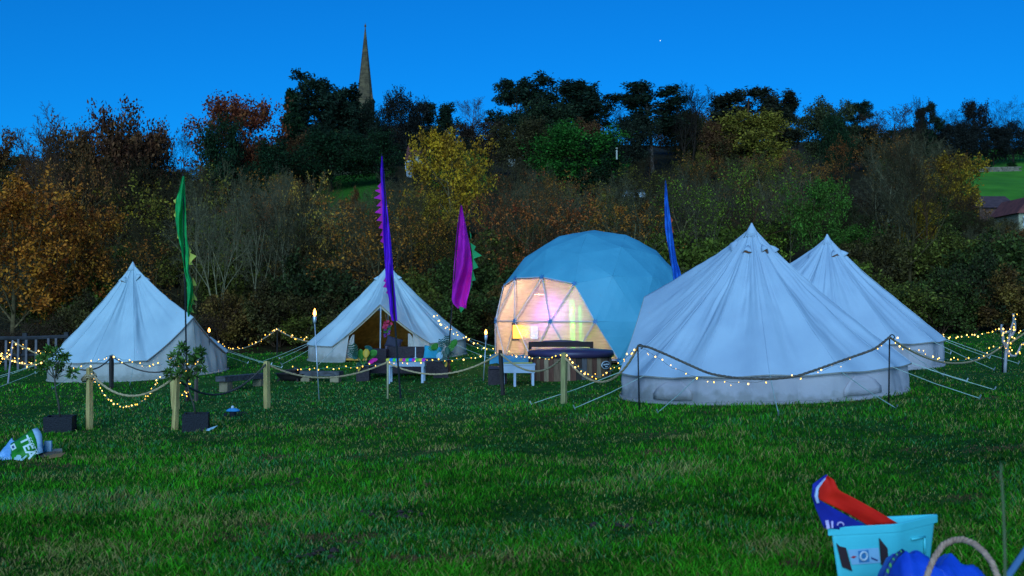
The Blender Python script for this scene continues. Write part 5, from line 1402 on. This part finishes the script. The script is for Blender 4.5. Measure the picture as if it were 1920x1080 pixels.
# pale blue sheet at the dome's foot
rows = []
for i in range(7):
    rows.append([at(918 + 76 * j / 12, 666 + i * 2.6, 26.4 - i * .3 * .25 + .05 * math.sin(j * 1.3 + i)) + Vector((0, 0, .02 * math.sin(j * 2.1 + i * 1.7))) for j in range(13)])
single('folded_sheet', MB().grid(rows), mat('pale_blue_sheet', (.06, .26, .36), (.04, .2, .3), 5), 'pale blue folded sheet at the left foot of the dome', 'sheet', (rows[6][6]), None, True, .02)

# ------------------------------------------------------------------ hot tub
Yt = 24.0; ut = 1070; xt = (ut - 960) / F * Yt; bt = Vector((xt, Yt, g(xt, Yt)))
Rt = 76 / F * Yt; ztp = at(1070, 661, Yt - Rt * .9).z
r = thing('hot_tub', 'round wooden stave hot tub with a dark purple cover', 'hot tub', bt)
NS = 46; rr = random.Random(8)
shades = [mat('cedar_%s' % n_, c_, tuple(x * .55 for x in c_), 5, .8, .5, 20, stretch=(5, 5, .5)) for n_, c_ in (('pale', (.42, .27, .15)), ('mid', (.22, .12, .065)), ('red', (.16, .06, .035)), ('dark', (.05, .028, .02)), ('grey', (.12, .10, .10)))]
hgt = ztp - bt.z - .03
stm = {}
for k, m_ in enumerate(shades):
    w = 2 * PI * Rt / NS * .47
    stm[k] = MB().plate([(-w, 0, -.05), (w, 0, -.05), (w, 0, hgt), (-w, 0, hgt)], (0, 1, 0), .045).mesh('stave', m_)
for k in range(NS):
    a = 2 * PI * k / NS; q = bt + Vector((math.sin(a) * Rt, -math.cos(a) * Rt, 0)); 
    shared('stave', stm[rr.choice([0, 1, 1, 2, 3, 3, 4, 2, 0])], r, q, (0, 0, a), (1, 1, 1))
part('inner_shell', MB().lathe([(Rt - .055, -.02), (Rt - .055, hgt - .01)], bt, 40), mat('tub_shell', (.03, .03, .035)), r)
COV = mat('purple_vinyl', (.045, .028, .075), (.035, .022, .055), 4, .45, .3, 8, spec=.5)
cvp = [(Rt * .995, hgt - .085), (Rt + .05, hgt - .09), (Rt + .055, hgt + .01), (Rt + .03, hgt + .055), (Rt * .5, hgt + .10), (.02, hgt + .12)]
part('cover', MB().lathe(cvp, bt, 44), COV, r, True)
# oval badge
ab = math.radians(52); bc = bt + Vector((math.sin(ab) * (Rt + .014), -math.cos(ab) * (Rt + .014), hgt * .55)); bn = Vector((math.sin(ab), -math.cos(ab), 0)); bs = Vector((math.cos(ab), math.sin(ab), 0))
def ell(a_, b__, off): return [bc + bn * off + bs * math.cos(t_) * a_ + Vector((0, 0, math.sin(t_) * b__)) for t_ in [2 * PI * k / 28 for k in range(28)]]
bd = part('badge', MB().plate(ell(.175, .092, 0), bn, .012), WHITE, r)
part('badge_field', MB().plate(ell(.158, .077, .013), bn, .004), mat('badge_black', (.01, .015, .03)), bd)
mb = MB()
for (x0, x1, z0, z1) in ((-.115, -.055, -.003, .03), (-.045, -.012, 0, .03), (-.002, .045, .002, .034), (.054, .115, -.002, .03), (-.04, .03, -.05, -.022), (.035, .06, -.046, -.024)):
    mb.plate([bc + bn * .018 + bs * x + Vector((0, 0, z)) for x, z in ((x0, z0), (x1, z0 + .002), (x1, z1), (x0, z1 - .002))], bn, .003)
part('badge_lettering', mb, WHITE, bd)
# lifted half cover / bar rail behind the tub
Yr = Yt + Rt + .35
r = thing('cover_lifter', 'dark raised bar table standing behind the hot tub', 'bar table', gr(1050, Yr))
a, e = at(991, 641, Yr), at(1112, 641, Yr); DKW = mat('dark_bar_wood', (.035, .015, .015), (.02, .01, .01))
part('top_rail', MB().box(((a.x + e.x) / 2, Yr, a.z - .06), (e.x - a.x, .22, .13)), DKW, r)
for x in (a.x + .04, e.x - .04): part('leg', MB().box((x, Yr, (a.z - .12 + g(x, Yr)) / 2), (.08, .1, a.z - .12 - g(x, Yr))), DKW, r)
part('folded_cover', MB().lathe([(.55, 0), (.4, .025), (.2, .04), (.02, .045)], Vector(((a.x + e.x) / 2, Yr, a.z + .006)), 24, (1, .2)), COV, r, True)

# ------------------------------------------------------------------ left field rail fence
FW = mat('fence_wood', (.05, .045, .045), (.03, .026, .026), 5, .9); FWP = mat('fence_paling', (.17, .14, .14), (.10, .085, .09), 5, .9)
A, B = gr(-40, 32.5), gr(128, 33.5)
r = thing('paddock_fence', 'dark rail fence with thin palings at the far left edge', 'fence', A)
for v0, h_ in ((632, .13), (664, .10)):
    a, e = at(-40, v0 + 2, 32.5), at(128, v0 - 1, 33.5); part('rail', MB().tube([a, (a + e) / 2 + Vector((0, 0, -.03)), e], h_ / 2, 6), FW, r)
for k in range(10):
    f = k / 9; q = A.lerp(B, f); tq = at(-40 + 168 * f, 636, 32.5 + f) + Vector((0, -.05, 0)); q.z = g(q.x, q.y)
    part('paling', MB().box((q.x + rnd.uniform(-.05, .05), q.y - .09, (tq.z + q.z - .05) / 2), (.07, .04, tq.z - q.z + .02 + rnd.uniform(-.05, .1)), rnd.uniform(-.1, .1)), FWP, r)
for f in (.05, .5, .97):
    q = A.lerp(B, f); q.z = g(q.x, q.y); part('post', MB().box((q.x, q.y + .08, q.z + .55), (.13, .13, 1.25), .2), FW, r)

# ------------------------------------------------------------------ potted bay trees
BAYL = (.07, .13, .02)
def bay(label, plabel, u0, u1, vt, vb, crown, tilt, seed):
    """crown: list of (u, v, r_px) lobes"""
    b_ = gh((u0 + u1) / 2, vb); Y = b_.y; w = (u1 - u0) / F * Y * .93; zt = at(u0, vt, Y).z; h_ = zt - b_.z
    b_.y += w * .4; b_.z = g(b_.x, b_.y) - .0; c = b_
    r = thing('square_planter', plabel, 'planter', c)
    R_ = Matrix.Rotation(.22, 3, 'Z'); tpl = MB(); th = .02
    pl = mat('black_planter', (.010, .008, .012), (.006, .005, .008), 30, .6, .5, 60)
    o = w / 2 * .93
    for k in range(4):
        R4 = R_ @ Matrix.Rotation(k * PI / 2, 3, 'Z')
        part('side', MB().box(c + R4 @ Vector((0, -o + th / 2, 0)) + Vector((0, 0, h_ / 2 - .01)), (2 * o - th * (1 if k % 2 else -1), th, h_ + .02 - .002 * (k % 2)), R4), pl, r)
    part('soil', MB().box(c + Vector((0, 0, h_ - .05)), (2 * o - .05, 2 * o - .05, .02), R_), mat('compost', (.02, .014, .01)), r)
    t = thing('bay_tree', label, 'tree', c + Vector((0, 0, h_ - .04))); rs = random.Random(seed)
    cu = sum(q[0] for q in crown) / len(crown); cvv = max(q[1] for q in crown)
    fork = at(cu, cvv + 10, c.y)
    base = c + Vector((0, 0, h_ - .04))
    pts = [base, base.lerp(fork, .35) + Vector((.008, 0, 0)), base.lerp(fork, .7) + Vector((-.008, 0, 0)), fork]
    bkm = mat('bay_bark', (.07, .06, .04), (.035, .03, .02), 12)
    part('trunk', MB().tube(pts, [.018, .015, .014, .013], 7), bkm, t, True)
    brm = MB(); lm = MB()
    for (u, v, rp) in crown:
        cc = at(u, v, c.y + rs.uniform(-.12, .12)); rw = rp / F * c.y
        brm.tube([fork, fork.lerp(cc, .5) + Vector((rs.uniform(-.03, .03), 0, .02)), cc], [.009, .006, .004], 4)
        for k in range(7):
            d = Vector((rs.gauss(0, 1), rs.gauss(0, 1), rs.gauss(.25, 1))).normalized(); tip = cc + d * rw * rs.uniform(.5, 1.1)
            brm.tube([cc, cc.lerp(tip, .5) + Vector((0, 0, .01)), tip], [.004, .003, .002], 3)
            for j in range(9):
                f = .25 + .75 * j / 8; q = cc.lerp(tip, f); a = j * 2.4
                s1 = d.orthogonal().normalized(); s1.rotate(Matrix.Rotation(a + rs.random(), 3, d))
                ld = (d * .75 + s1 * .8).normalized(); L = rs.uniform(.065, .105); sd = ld.cross(Vector((rs.gauss(0, 1), rs.gauss(0, 1), 1))).normalized() * L * .19
                lm.add([q, q + ld * L * .45 + sd, q + ld * L, q + ld * L * .45 - sd], [(0, 1, 2, 3)])
    part('branches', brm, bkm, t)['kind'] = 'stuff'
    lo = part('crown', lm, LEAF, t); lo.color = (*BAYL, 1); lo['kind'] = 'stuff'
    return c
bay('small potted bay tree at the left beside the looped post', 'black square planter of the left bay tree', 76, 131, 782, 811, [(88, 672, 16), (105, 664, 16), (120, 674, 15), (98, 690, 18), (120, 694, 16), (82, 690, 12), (135, 700, 9), (108, 680, 15), (92, 655, 7), (76, 676, 9)], 0, 5)
bay('fuller potted bay tree under the green flag', 'black square planter under the fuller bay tree', 336, 387, 777, 809, [(330, 670, 13), (345, 662, 13), (362, 664, 13), (325, 688, 15), (345, 686, 18), (365, 684, 16), (378, 690, 10), (338, 704, 12), (358, 703, 12), (318, 700, 9), (372, 672, 9), (340, 652, 7), (376, 660, 6)], 0, 6)
lights('lights scattered through the right bay tree', uvp([(312, 678), (322, 672), (334, 682), (345, 690), (352, 676), (362, 685), (370, 680), (378, 690)], 16.1), 12, .06, big=.1)

# ------------------------------------------------------------------ rubbish on the grass at left
def textobj(parent, s_, size, origin, ux, uy, m, name='lettering', ext=.0015, squeeze=1.0, bold=.0):
    cu = bpy.data.curves.new(name, 'FONT'); cu.body = s_; cu.size = size; cu.extrude = ext; cu.offset = bold; cu.align_x = 'CENTER'; cu.align_y = 'CENTER'
    cu.materials.append(m); o = bpy.data.objects.new(name, cu); C.objects.link(o); o.parent = parent
    ux = Vector(ux).normalized(); uy = Vector(uy); uy = (uy - ux * uy.dot(ux)).normalized(); n = ux.cross(uy)
    M_ = Matrix((ux * squeeze, uy, n)).transposed().to_4x4(); M_.translation = Vector(origin) - wloc(parent)
    me = bpy.data.meshes.new_from_object(o.evaluated_get(bpy.context.evaluated_depsgraph_get())); bpy.data.objects.remove(o)
    o = bpy.data.objects.new(name, me); C.objects.link(o); o.parent = parent; o.matrix_local = M_
    return o
Yb = gh(50, 862).y
BAGG = mat('green_bag', (.02, .24, .01), (.015, .17, .008), 8, .5, .5, 20)
def bagpt(u, v, d=0.0): return at(u, v, Yb + d)
cs = [(20, 831), (60, 806), (76, 832), (66, 864), (22, 862)]
b0 = gh(45, 864)
r = thing('paper_sack', 'crumpled green sack lettered TEA lying on the grass at far left', 'bag', b0)
rows = []
# front face as a quilted sheet between left edge and right edge, back face behind
L0, L1, R0, R1 = (20, 832), (22, 862), (60, 805), (66, 865)
nr = 9
for i in range(nr + 1):
    f = i / nr; row = []
    for j in range(nr + 1):
        h_ = j / nr; u = (L0[0] + (L1[0] - L0[0]) * f) * (1 - h_) + (R0[0] + (R1[0] - R0[0]) * f + 7 * math.sin(PI * f)) * h_
        v = (L0[1] + (L1[1] - L0[1]) * f) * (1 - h_) + (R0[1] + (R1[1] - R0[1]) * f) * h_
        d = -.07 * math.sin(PI * min(f, 1)) * math.sin(PI * (h_ * .8 + .1)) + noise.noise(Vector((u * .15, v * .15, 0))) * .02 + (.30 * (1 - f) ** 1.3)
        row.append(at(u, v, Yb + d - .02))
    rows.append(row)
front = part('front', MB().grid(rows), BAGG, r, True, .004)
mb = MB().grid([[p for p in rows[0]], [p + Vector((0, .16, -.10)) for p in rows[0]], [Vector((p.x, p.y + .25, g(p.x, p.y + .25))) for p in rows[0]]]); part('back', mb, BAGG, r, True, .004)
part('mouth', MB().grid([[rw[-1] for rw in rows[:8]], [rw[-1] + Vector((.045 + .02 * math.sin(i), .05, .015)) for i, rw in enumerate(rows[:8])], [rw[-1] + Vector((.02, .12, -.01)) for rw in rows[:8]]]), mat('sack_lining', (.35, .48, .58)), r, True, .003)
WL = mat('white_print', (.7, .78, .75))
dn = Vector((.45, 0, -1))         # lettering runs down the sack
o_ = at(52, 839, Yb - .12)
ax_ = (at(57, 849.5, Yb) - at(47.5, 829, Yb)).normalized(); ay_ = (at(56, 834, Yb) - at(46, 840, Yb)).normalized()
textobj(front, 'TEA', .165, o_, ax_, ay_, WL, bold=.004)
textobj(front, 'SCOTTY', .070, at(61.5, 837, Yb - .13), ax_, ay_, WL, squeeze=.9)
fx = at(25, 838, Yb - .06); part('square_mark', MB().plate([fx + ax_ * a * .035 + ay_ * b__ * .032 for a, b__ in ((-1, -1), (1, -1), (1, 1), (-1, 1))], (0, -1, 0), .004), WL, front)
part('square_mark_centre', MB().plate([fx + ax_ * a * .016 + ay_ * b__ * .014 + Vector((0, -.005, 0)) for a, b__ in ((-1, -1), (1, -1), (1, 1), (-1, 1))], (0, -1, 0), .003), mat('print_blue', (.02, .05, .2)), front)
mb = MB(); q = at(35, 857, Yb - .11)
mb.plate([q + Vector((math.cos(t_) * .035, 0, math.sin(t_) * .03)) for t_ in [k * PI / 5 for k in range(10)]], (0, -1, 0), .003)
mb.plate([q + Vector(p_) for p_ in ((-.06, 0, -.03), (.05, 0, -.05), (.05, 0, -.02), (-.05, 0, .0))], (0, -1, 0), .004).plate([q + Vector(p_) for p_ in ((.03, 0, -.03), (.10, 0, .03), (.11, 0, .015), (.05, 0, -.045))], (0, -1, 0), .005)
part('cup_picture', mb, mat('print_pale', (.4, .62, .62)), front)
rs = random.Random(5)
def crumple(label, u0, u1, v0, v1, Y, m, name, cat, amp=.05, seed=0, base=None):
    rows = []
    for i in range(9):
        rows.append([])
        for j in range(13):
            f, h_ = i / 8, j / 12; q = at(u0 + (u1 - u0) * h_, v0 + (v1 - v0) * f, Y); n_ = noise.noise(Vector((h_ * 4 + seed, f * 3, seed)))
            top = math.sin(PI * (h_ * .9 + .05)); q.z = g(q.x, Y) + .01 + (q.z - g(q.x, Y)) * (.35 + .65 * top); q.y += (1 - f) * .28 + n_ * .10; q.z += n_ * amp * (1 - f * .6)
            q.z = max(q.z, g(q.x, q.y) + .005); rows[-1].append(q)
    return single(name, MB().grid(rows), m, label, cat, rows[8][6], None, True, .004)
crumple('crumpled blue white plastic bag at the bottom left edge', -14, 21, 832, 866, Yb + .05, mat('plastic_bag', (.16, .35, .62), (.30, .50, .72), 9, .35, .4, 30, spec=.6, lo=.45, hi=.6), 'plastic_bag', 'bag', .09, 2)
for k, (u, v, w, a, cl, lb) in enumerate([(90, 855, .34, .35, (.22, .15, .09), 'largest torn cardboard strip beside the green sack'), (80, 859, .30, .15, (.14, .09, .06), 'dark torn cardboard strip lowest by the green sack'), (98, 852, .24, .5, (.35, .28, .22), 'pale torn cardboard strip pointing right by the green sack'), (107, 862, .18, -.1, (.28, .14, .05), 'small brown cardboard scrap right of the sack'), (76, 852, .2, .8, (.10, .10, .09), 'dark cardboard scrap behind the sack mouth')]):
    q = gh(u, v); q.z += .03 + .008 * k
    single('cardboard_scrap', MB().box(q, (w, .11, .008), Matrix.Rotation(a, 3, 'Z') @ Matrix.Rotation(.3, 3, 'X') @ Matrix.Rotation(-.15 * (k % 2), 3, 'Y')), mat('card', cl), lb, 'cardboard', (q.x, q.y, q.z - .03))
q = gh(89, 853)
single('milk_carton', MB().box(q + Vector((0, .02, .09)), (.085, .06, .18), .2).box(q + Vector((-.07, .03, .06)), (.04, .05, .12), .5), mat('white_card', (.5, .65, .78)), 'small white carton standing beside the green sack', 'carton', q)
# mallet / lens like blue gadget on the grass
q = gh(437, 781)
r = thing('cable_reel', 'small blue and black gadget with looped leads on the grass', 'gadget', q); bl = mat('gadget_blue', (.05, .30, .60)); bk = mat('gadget_black', (.01, .01, .015))
part('body', MB().lathe([(.06, 0), (.065, .08), (.05, .09)], q, 12), bk, r); part('lid', MB().lathe([(.09, .09), (.10, .11), (.06, .14), (.02, .15)], q, 12, (1.3, .8)), bl, r, True)
part('knob', MB().ball(q + Vector((-.01, 0, .165)), .03, 8), WHITE, r, True)
for k in range(3): part('lead', MB().tube([q + Vector((.10 + .05 * k + .06 * math.cos(a), -.02, .035 + .05 * math.sin(a))) for a in [j * PI / 6 for j in range(8)]], .008, 4), bk, r, True)
part('clip', MB().box(q + Vector((-.14, 0, .03)), (.05, .04, .06)), bk, r)
q = gh(396, 809)
single('plastic_scrap', MB().plate([q + Vector(p_) for p_ in ((-.08, 0, .03), (0, .03, .06), (.1, 0, .09), (.02, -.03, .03))], (0, -.3, 1), .004).plate([q + Vector(p_) for p_ in ((-.07, -.05, .02), (.02, -.04, .05), (-.01, -.07, .015))], (0, -.3, 1), .004), mat('clear_scrap', (.3, .45, .5), rough=.3), 'small scrap of clear plastic right of the fuller planter', 'litter', q)

# ------------------------------------------------------------------ crate, cloth, bag and rope in the foreground
TUB = mat('cyan_plastic', (.10, .62, .62), (.09, .57, .58), 2, .35, .06, 60, spec=.45)
zr = .45
def atz(u, v, z):
    d = ray(u, v); t = (z - CAMZ) / d.z; return Vector((0, 0, CAMZ)) + d * t
LA, LB, LC = atz(1546, 990, zr), atz(1684, 983, zr), atz(1763, 964, zr); LD = LA + (LC - LB)
ctr = (LA + LC) / 2; gb = g(ctr.x, ctr.y)
r = thing('storage_crate', 'cyan plastic storage crate in the lower right corner', 'crate', (ctr.x, ctr.y, gb))
def shrink(P, k, z): return [Vector((ctr.x + (p.x - ctr.x) * k, ctr.y + (p.y - ctr.y) * k, z)) for p in P]
P4 = [LA, LB, LC, LD]
def rounded(P, z, k, rad=.05):
    P = shrink(P, k, z); out = []
    for i in range(4):
        a, b__, c_ = P[i - 1], P[i], P[(i + 1) % 4]; d1 = (a - b__).normalized() * rad; d2 = (c_ - b__).normalized() * rad
        for t_ in (0, .25, .5, .75, 1): out.append(b__ + d1 * (1 - t_) ** 2 + d2 * t_ ** 2)
    return out
part('body', MB().grid([rounded(P4, zr - .01, .935), rounded(P4, zr - .06, .925), rounded(P4, zr - .25, .85), rounded(P4, gb, .80), rounded(P4, gb + .006, .5)], True), TUB, r, True, .006)
part('rim', MB().grid([rounded(P4, zr - .042, .995), rounded(P4, zr - .004, 1.0), rounded(P4, zr, .985), rounded(P4, zr, .945), rounded(P4, zr - .012, .935)], True), TUB, r, False, .004)
fd = (LB - LA).normalized(); fn = Vector((fd.y, -fd.x, 0)).normalized()
sd_ = (LC - LB).normalized(); sn = Vector((sd_.y, -sd_.x, 0)).normalized()
def onface(u, v, off=.004):      # hit the sloping front face
    p0 = (LA + LB) / 2; p0 = ctr + (p0 - ctr) * .925; p0.z = zr - .06; p1 = ctr + ((LA + LB) / 2 - ctr) * .85; p1.z = zr - .25
    n_ = fd.cross(p0 - p1).normalized(); n_ = n_ if n_.dot(fn) > 0 else -n_
    d = ray(u, v); o = Vector((0, 0, CAMZ)); t_ = (p0 + n_ * off - o).dot(n_) / d.dot(n_); return o + d * t_, n_
def sticker(name, pts, m, off=.006, par=None):
    q = [onface(u, v, off) for u, v in pts]; return part(name, MB().plate([p_ for p_, _ in q], q[0][1], .0015), m, par or r)
TAPE = mat('dark_tape', (.035, .02, .022), (.05, .02, .02), 20, .6)
lb = sticker('paper_label', [(1589, 1031), (1647, 1027), (1651, 1055), (1597, 1059)], mat('label_paper', (.30, .52, .66), (.25, .45, .6), 8))
sticker('label_picture', [(1609, 1033), (1628, 1031), (1630, 1053), (1611, 1055)], mat('label_blue', (.05, .25, .5)), .009, lb)
q_, n_ = onface(1619.5, 1042.5, .012)
rg_ = [q_ + fd * math.cos(t_) * .0205 + Vector((0, 0, math.sin(t_) * .022)) for t_ in [2 * PI * k / 20 for k in range(21)]]
part('label_ring', MB().tube(rg_, .006, 5), WHITE, lb)
sticker('label_red_mark', [(1595, 1045), (1600, 1042), (1606, 1043), (1601, 1047)], mat('label_red', (.6, .03, .05)), .009, lb)
sticker('label_dark_mark', [(1633, 1044), (1646, 1050), (1645, 1052), (1634, 1048)], mat('label_navy', (.03, .05, .2)), .009, lb)
sticker('tape', [(1568, 1018), (1574, 1024), (1586, 1027), (1598, 1071), (1579, 1063)], TAPE, .011)
sticker('tape', [(1648, 1008), (1664, 1028), (1665, 1042), (1669, 1070), (1652, 1058)], TAPE, .011)
pz = [onface(1, 1)]
mm = ctr + ((LB + LC) / 2 - ctr) * .9; 
hn = MB()
for (a0, b0_, a1, b1_) in ((-.07, -.10, .07, -.105), (.065, -.11, .07, -.20)):
    A_ = mm + sd_ * a0 + Vector((0, 0, b0_)) + sn * .012; B_ = mm + sd_ * a1 + Vector((0, 0, b1_)) + sn * (.012 + .02 * (b1_ + .1)); hn.tube([A_, B_], .007, 5)
part('handle_moulding', hn, TUB, r, True)
# cloth sticking out
def sheet(edgesL, edgesR, d0, amp, seed, n=16):
    rows = []
    for i in range(n + 1):
        t_ = i / n; L = np.array(edgesL, float); R_ = np.array(edgesR, float); k = np.linspace(0, 1, len(L)); k2 = np.linspace(0, 1, len(R_))
        l = (np.interp(t_, k, L[:, 0]), np.interp(t_, k, L[:, 1])); q = (np.interp(t_, k2, R_[:, 0]), np.interp(t_, k2, R_[:, 1])); row = []
        for j in range(n + 1):
            a = j / n; row.append(at(l[0] + (q[0] - l[0]) * a, l[1] + (q[1] - l[1]) * a, d0 + (l[0] + (q[0] - l[0]) * a - 1550) * .0012 + .12 * math.sin(a * 2.2 + t_ * 1.5 + seed) * amp + noise.noise(Vector((a * 3, t_ * 3, seed))) * .06 * amp))
        rows.append(row)
    return MB().grid(rows)
fb = atz(1600, 985, zr)
r = thing('pennant_flag', 'bunched red and navy flag cloth poking out of the crate', 'flag', (fb.x, fb.y, zr - .2))
part('red_cloth', sheet([(1550, 891), (1536, 912), (1534, 936), (1560, 948), (1600, 968), (1634, 990)], [(1552, 892), (1564, 900), (1572, 919), (1600, 933), (1640, 955), (1688, 984)], 5.52, .25, 1), mat('red_cloth', (.97, .018, .003), (.85, .010, .002), 6), r, True, .004)
part('navy_cloth', sheet([(1549, 890), (1524, 908), (1522, 930), (1530, 955), (1545, 990)], [(1551, 891), (1535, 912), (1532, 935), (1570, 957), (1650, 1000)], 5.47, .12, 2), mat('navy_cloth', (.012, .02, .28), (.01, .015, .2), 6), r, True, .004)
part('white_trim', sheet([(1547, 896), (1530, 915), (1527, 930), (1532, 944)], [(1548, 897), (1535, 915), (1533, 930), (1536, 943)], 5.43, .1, 2), mat('white_trim', (.55, .58, .75)), r, True, .004)
mb = MB()
pkm = mat('pink_white_print', (.7, .5, .75))
for pts in ([(1547, 976), (1553, 975), (1556, 990), (1550, 992)], [(1558, 977), (1562, 977), (1562, 990), (1559, 990)]):
    part('lettering', MB().plate([at(u, v, 5.445) for u, v in pts], (0, -1, 0), .003), pkm, r)
mb.tube([at(1576 + math.cos(a) * 6, 985 + math.sin(a) * 6, 5.46) for a in [PI + k * PI / 8 for k in range(9)]], .004, 4)
part('lettering', mb, pkm, r)
# blue tarpaulin bundle
def blob(label, u0, u1, prof, Y, m, name, cat, dep=.45):
    rows = []
    n = 90
    for i in range(40):
        f = i / 39; row = []
        for j in range(n + 1):
            h_ = j / n; u = u0 + (u1 - u0) * h_; v = float(np.interp(u, [p_[0] for p_ in prof], [p_[1] for p_ in prof]))
            tp = at(u, v, Y + dep * .5); gg = g(tp.x, Y); k = math.sin(PI * (f * .93 + .02)) ** .6
            y = Y + dep * f; z = gg + (tp.z - gg) * k
            w_ = noise.noise(Vector((h_ * 7, f * 3, 5))) * .05 + (.35 - abs(noise.noise(Vector((h_ * 5 + f * 3, f * 4 - h_ * 3, 2))))) * .05 + abs(noise.noise(Vector((h_ * 14, f * 7 + h_ * 6, 8)))) * .012 - .02
            row.append(Vector((tp.x + w_ * .4, y + w_, z + w_ * k)))
        rows.append(row)
    return rows
rows = blob('', 1656, 1860, [(1656, 1105), (1668, 1070), (1680, 1040), (1695, 1030), (1712, 1036), (1725, 1034), (1765, 1042), (1800, 1058), (1835, 1074), (1860, 1100)], 4.75, None, '', '')
single('tarpaulin_bundle', MB().grid(rows), mat('blue_tarp', (.015, .09, .62), (.012, .06, .48), 7, .45, .5, 12, spec=.5), 'bright blue tarpaulin bundle in front of the crate', 'tarpaulin', (rows[0][45].x, 4.75, g(rows[0][45].x, 4.75)), None, True, .004)
r = thing('green_cord', 'green flecked cord running up the left edge of the blue bundle', 'cord', at(1658, 1085, 4.72))
cp = [at(1655, 1100, 4.72), at(1662, 1075, 4.72), at(1670, 1057, 4.74), at(1680, 1043, 4.8), at(1692, 1033, 4.88)]
part('cord', MB().tube(cp, .011, 6), mat('cord_navy', (.02, .05, .2)), r, True)
for k in range(7):
    f = k / 6.5 * 4; i = min(int(f), 3); q = cp[i].lerp(cp[i + 1], f - i); part('fleck', MB().ball(q + Vector((-.002, -.008, 0)), .009, 6, (.8, .8, 1.6)), mat('fleck_green', (.12, .45, .08)), r, True)
r = thing('thick_rope', 'loop of thick twisted rope arching over the blue bundle', 'rope', at(1740, 1085, 4.6))
rw = [(1733, 1095), (1742, 1068), (1752, 1045), (1768, 1022), (1786, 1013), (1805, 1011), (1826, 1019), (1845, 1035), (1860, 1055), (1870, 1080), (1874, 1100)]
W0 = [at(u, v, 4.62 + .12 * math.sin(i * .5)) for i, (u, v) in enumerate(rw)]
for s_ in range(3):
    pts = []
    for i in range(150):
        f = i / 149 * (len(W0) - 1); k = min(int(f), len(W0) - 2); p_ = W0[k].lerp(W0[k + 1], f - k); d = (W0[k + 1] - W0[k]).normalized(); n1 = d.cross(Vector((0, 1, 0))).normalized(); a = i * .42 + s_ * 2 * PI / 3
        pts.append(p_ + n1 * math.cos(a) * .007 + Vector((0, 1, 0)) * math.sin(a) * .007)
    part('strand', MB().tube(pts, .0085, 6), mat('manila', (.62, .34, .22), (.35, .18, .12), 30, .9), r, True)
r = single('tent_pole', MB().tube([at(1880, 1095, 4.2), at(1935, 1015, 4.35)], .014, 8), mat('blue_pole', (.10, .20, .35)), 'blurred blue pole slanting out of the bottom right corner', 'pole', at(1880, 1095, 4.2))
# tall dry stalks
mb = MB(); sm_ = mat('dry_stalk', (.13, .15, .06)); rr = random.Random(12)
b_ = gr(1882, 3.4)
r = thing('dry_stalk', 'tall dry grass stalk blurred at the right edge', 'grass stalk', b_)
part('stem', MB().tube([b_, at(1883, 1000, 3.4), at(1880, 930, 3.4), at(1876, 868, 3.4)], [.006, .005, .004, .002], 5), sm_, r)
for k in range(6):
    q = at(1877 + rr.uniform(-1, 2), 872 + k * 9, 3.4); part('seed_head', MB().tube([q, q + Vector((rr.uniform(-.015, .015), 0, -.02))], [.003, .001], 4), sm_, r)
# dug soil scrapes and straw on the lawn
for k, (u, v, w, lb) in enumerate([(572, 905, .34, 'brown scrape of turned soil in the grass left of centre'), (588, 1042, .20, 'dark soil patch with straw near the bottom edge of the lawn'), (722, 970, .12, 'small molehill scrape in the middle of the lawn'), (1163, 985, .12, 'small soil clod on the lawn right of centre')]):
    q = gh(u, v); mb = MB(); rr = random.Random(k)
    r = thing('soil_patch', lb, 'soil', q)
    for j in range(22):
        p_ = q + Vector((rr.gauss(0, w), rr.gauss(0, .09), 0)); p_.z = g(p_.x, p_.y) + .012; s_ = rr.uniform(.012, .035)
        mb.ball(p_, s_, 5, (1.3, 1, .7))
    o = part('clod', mb, mat('clod', (.05, .025, .018), (.03, .016, .012), 20), r); o['kind'] = 'stuff'
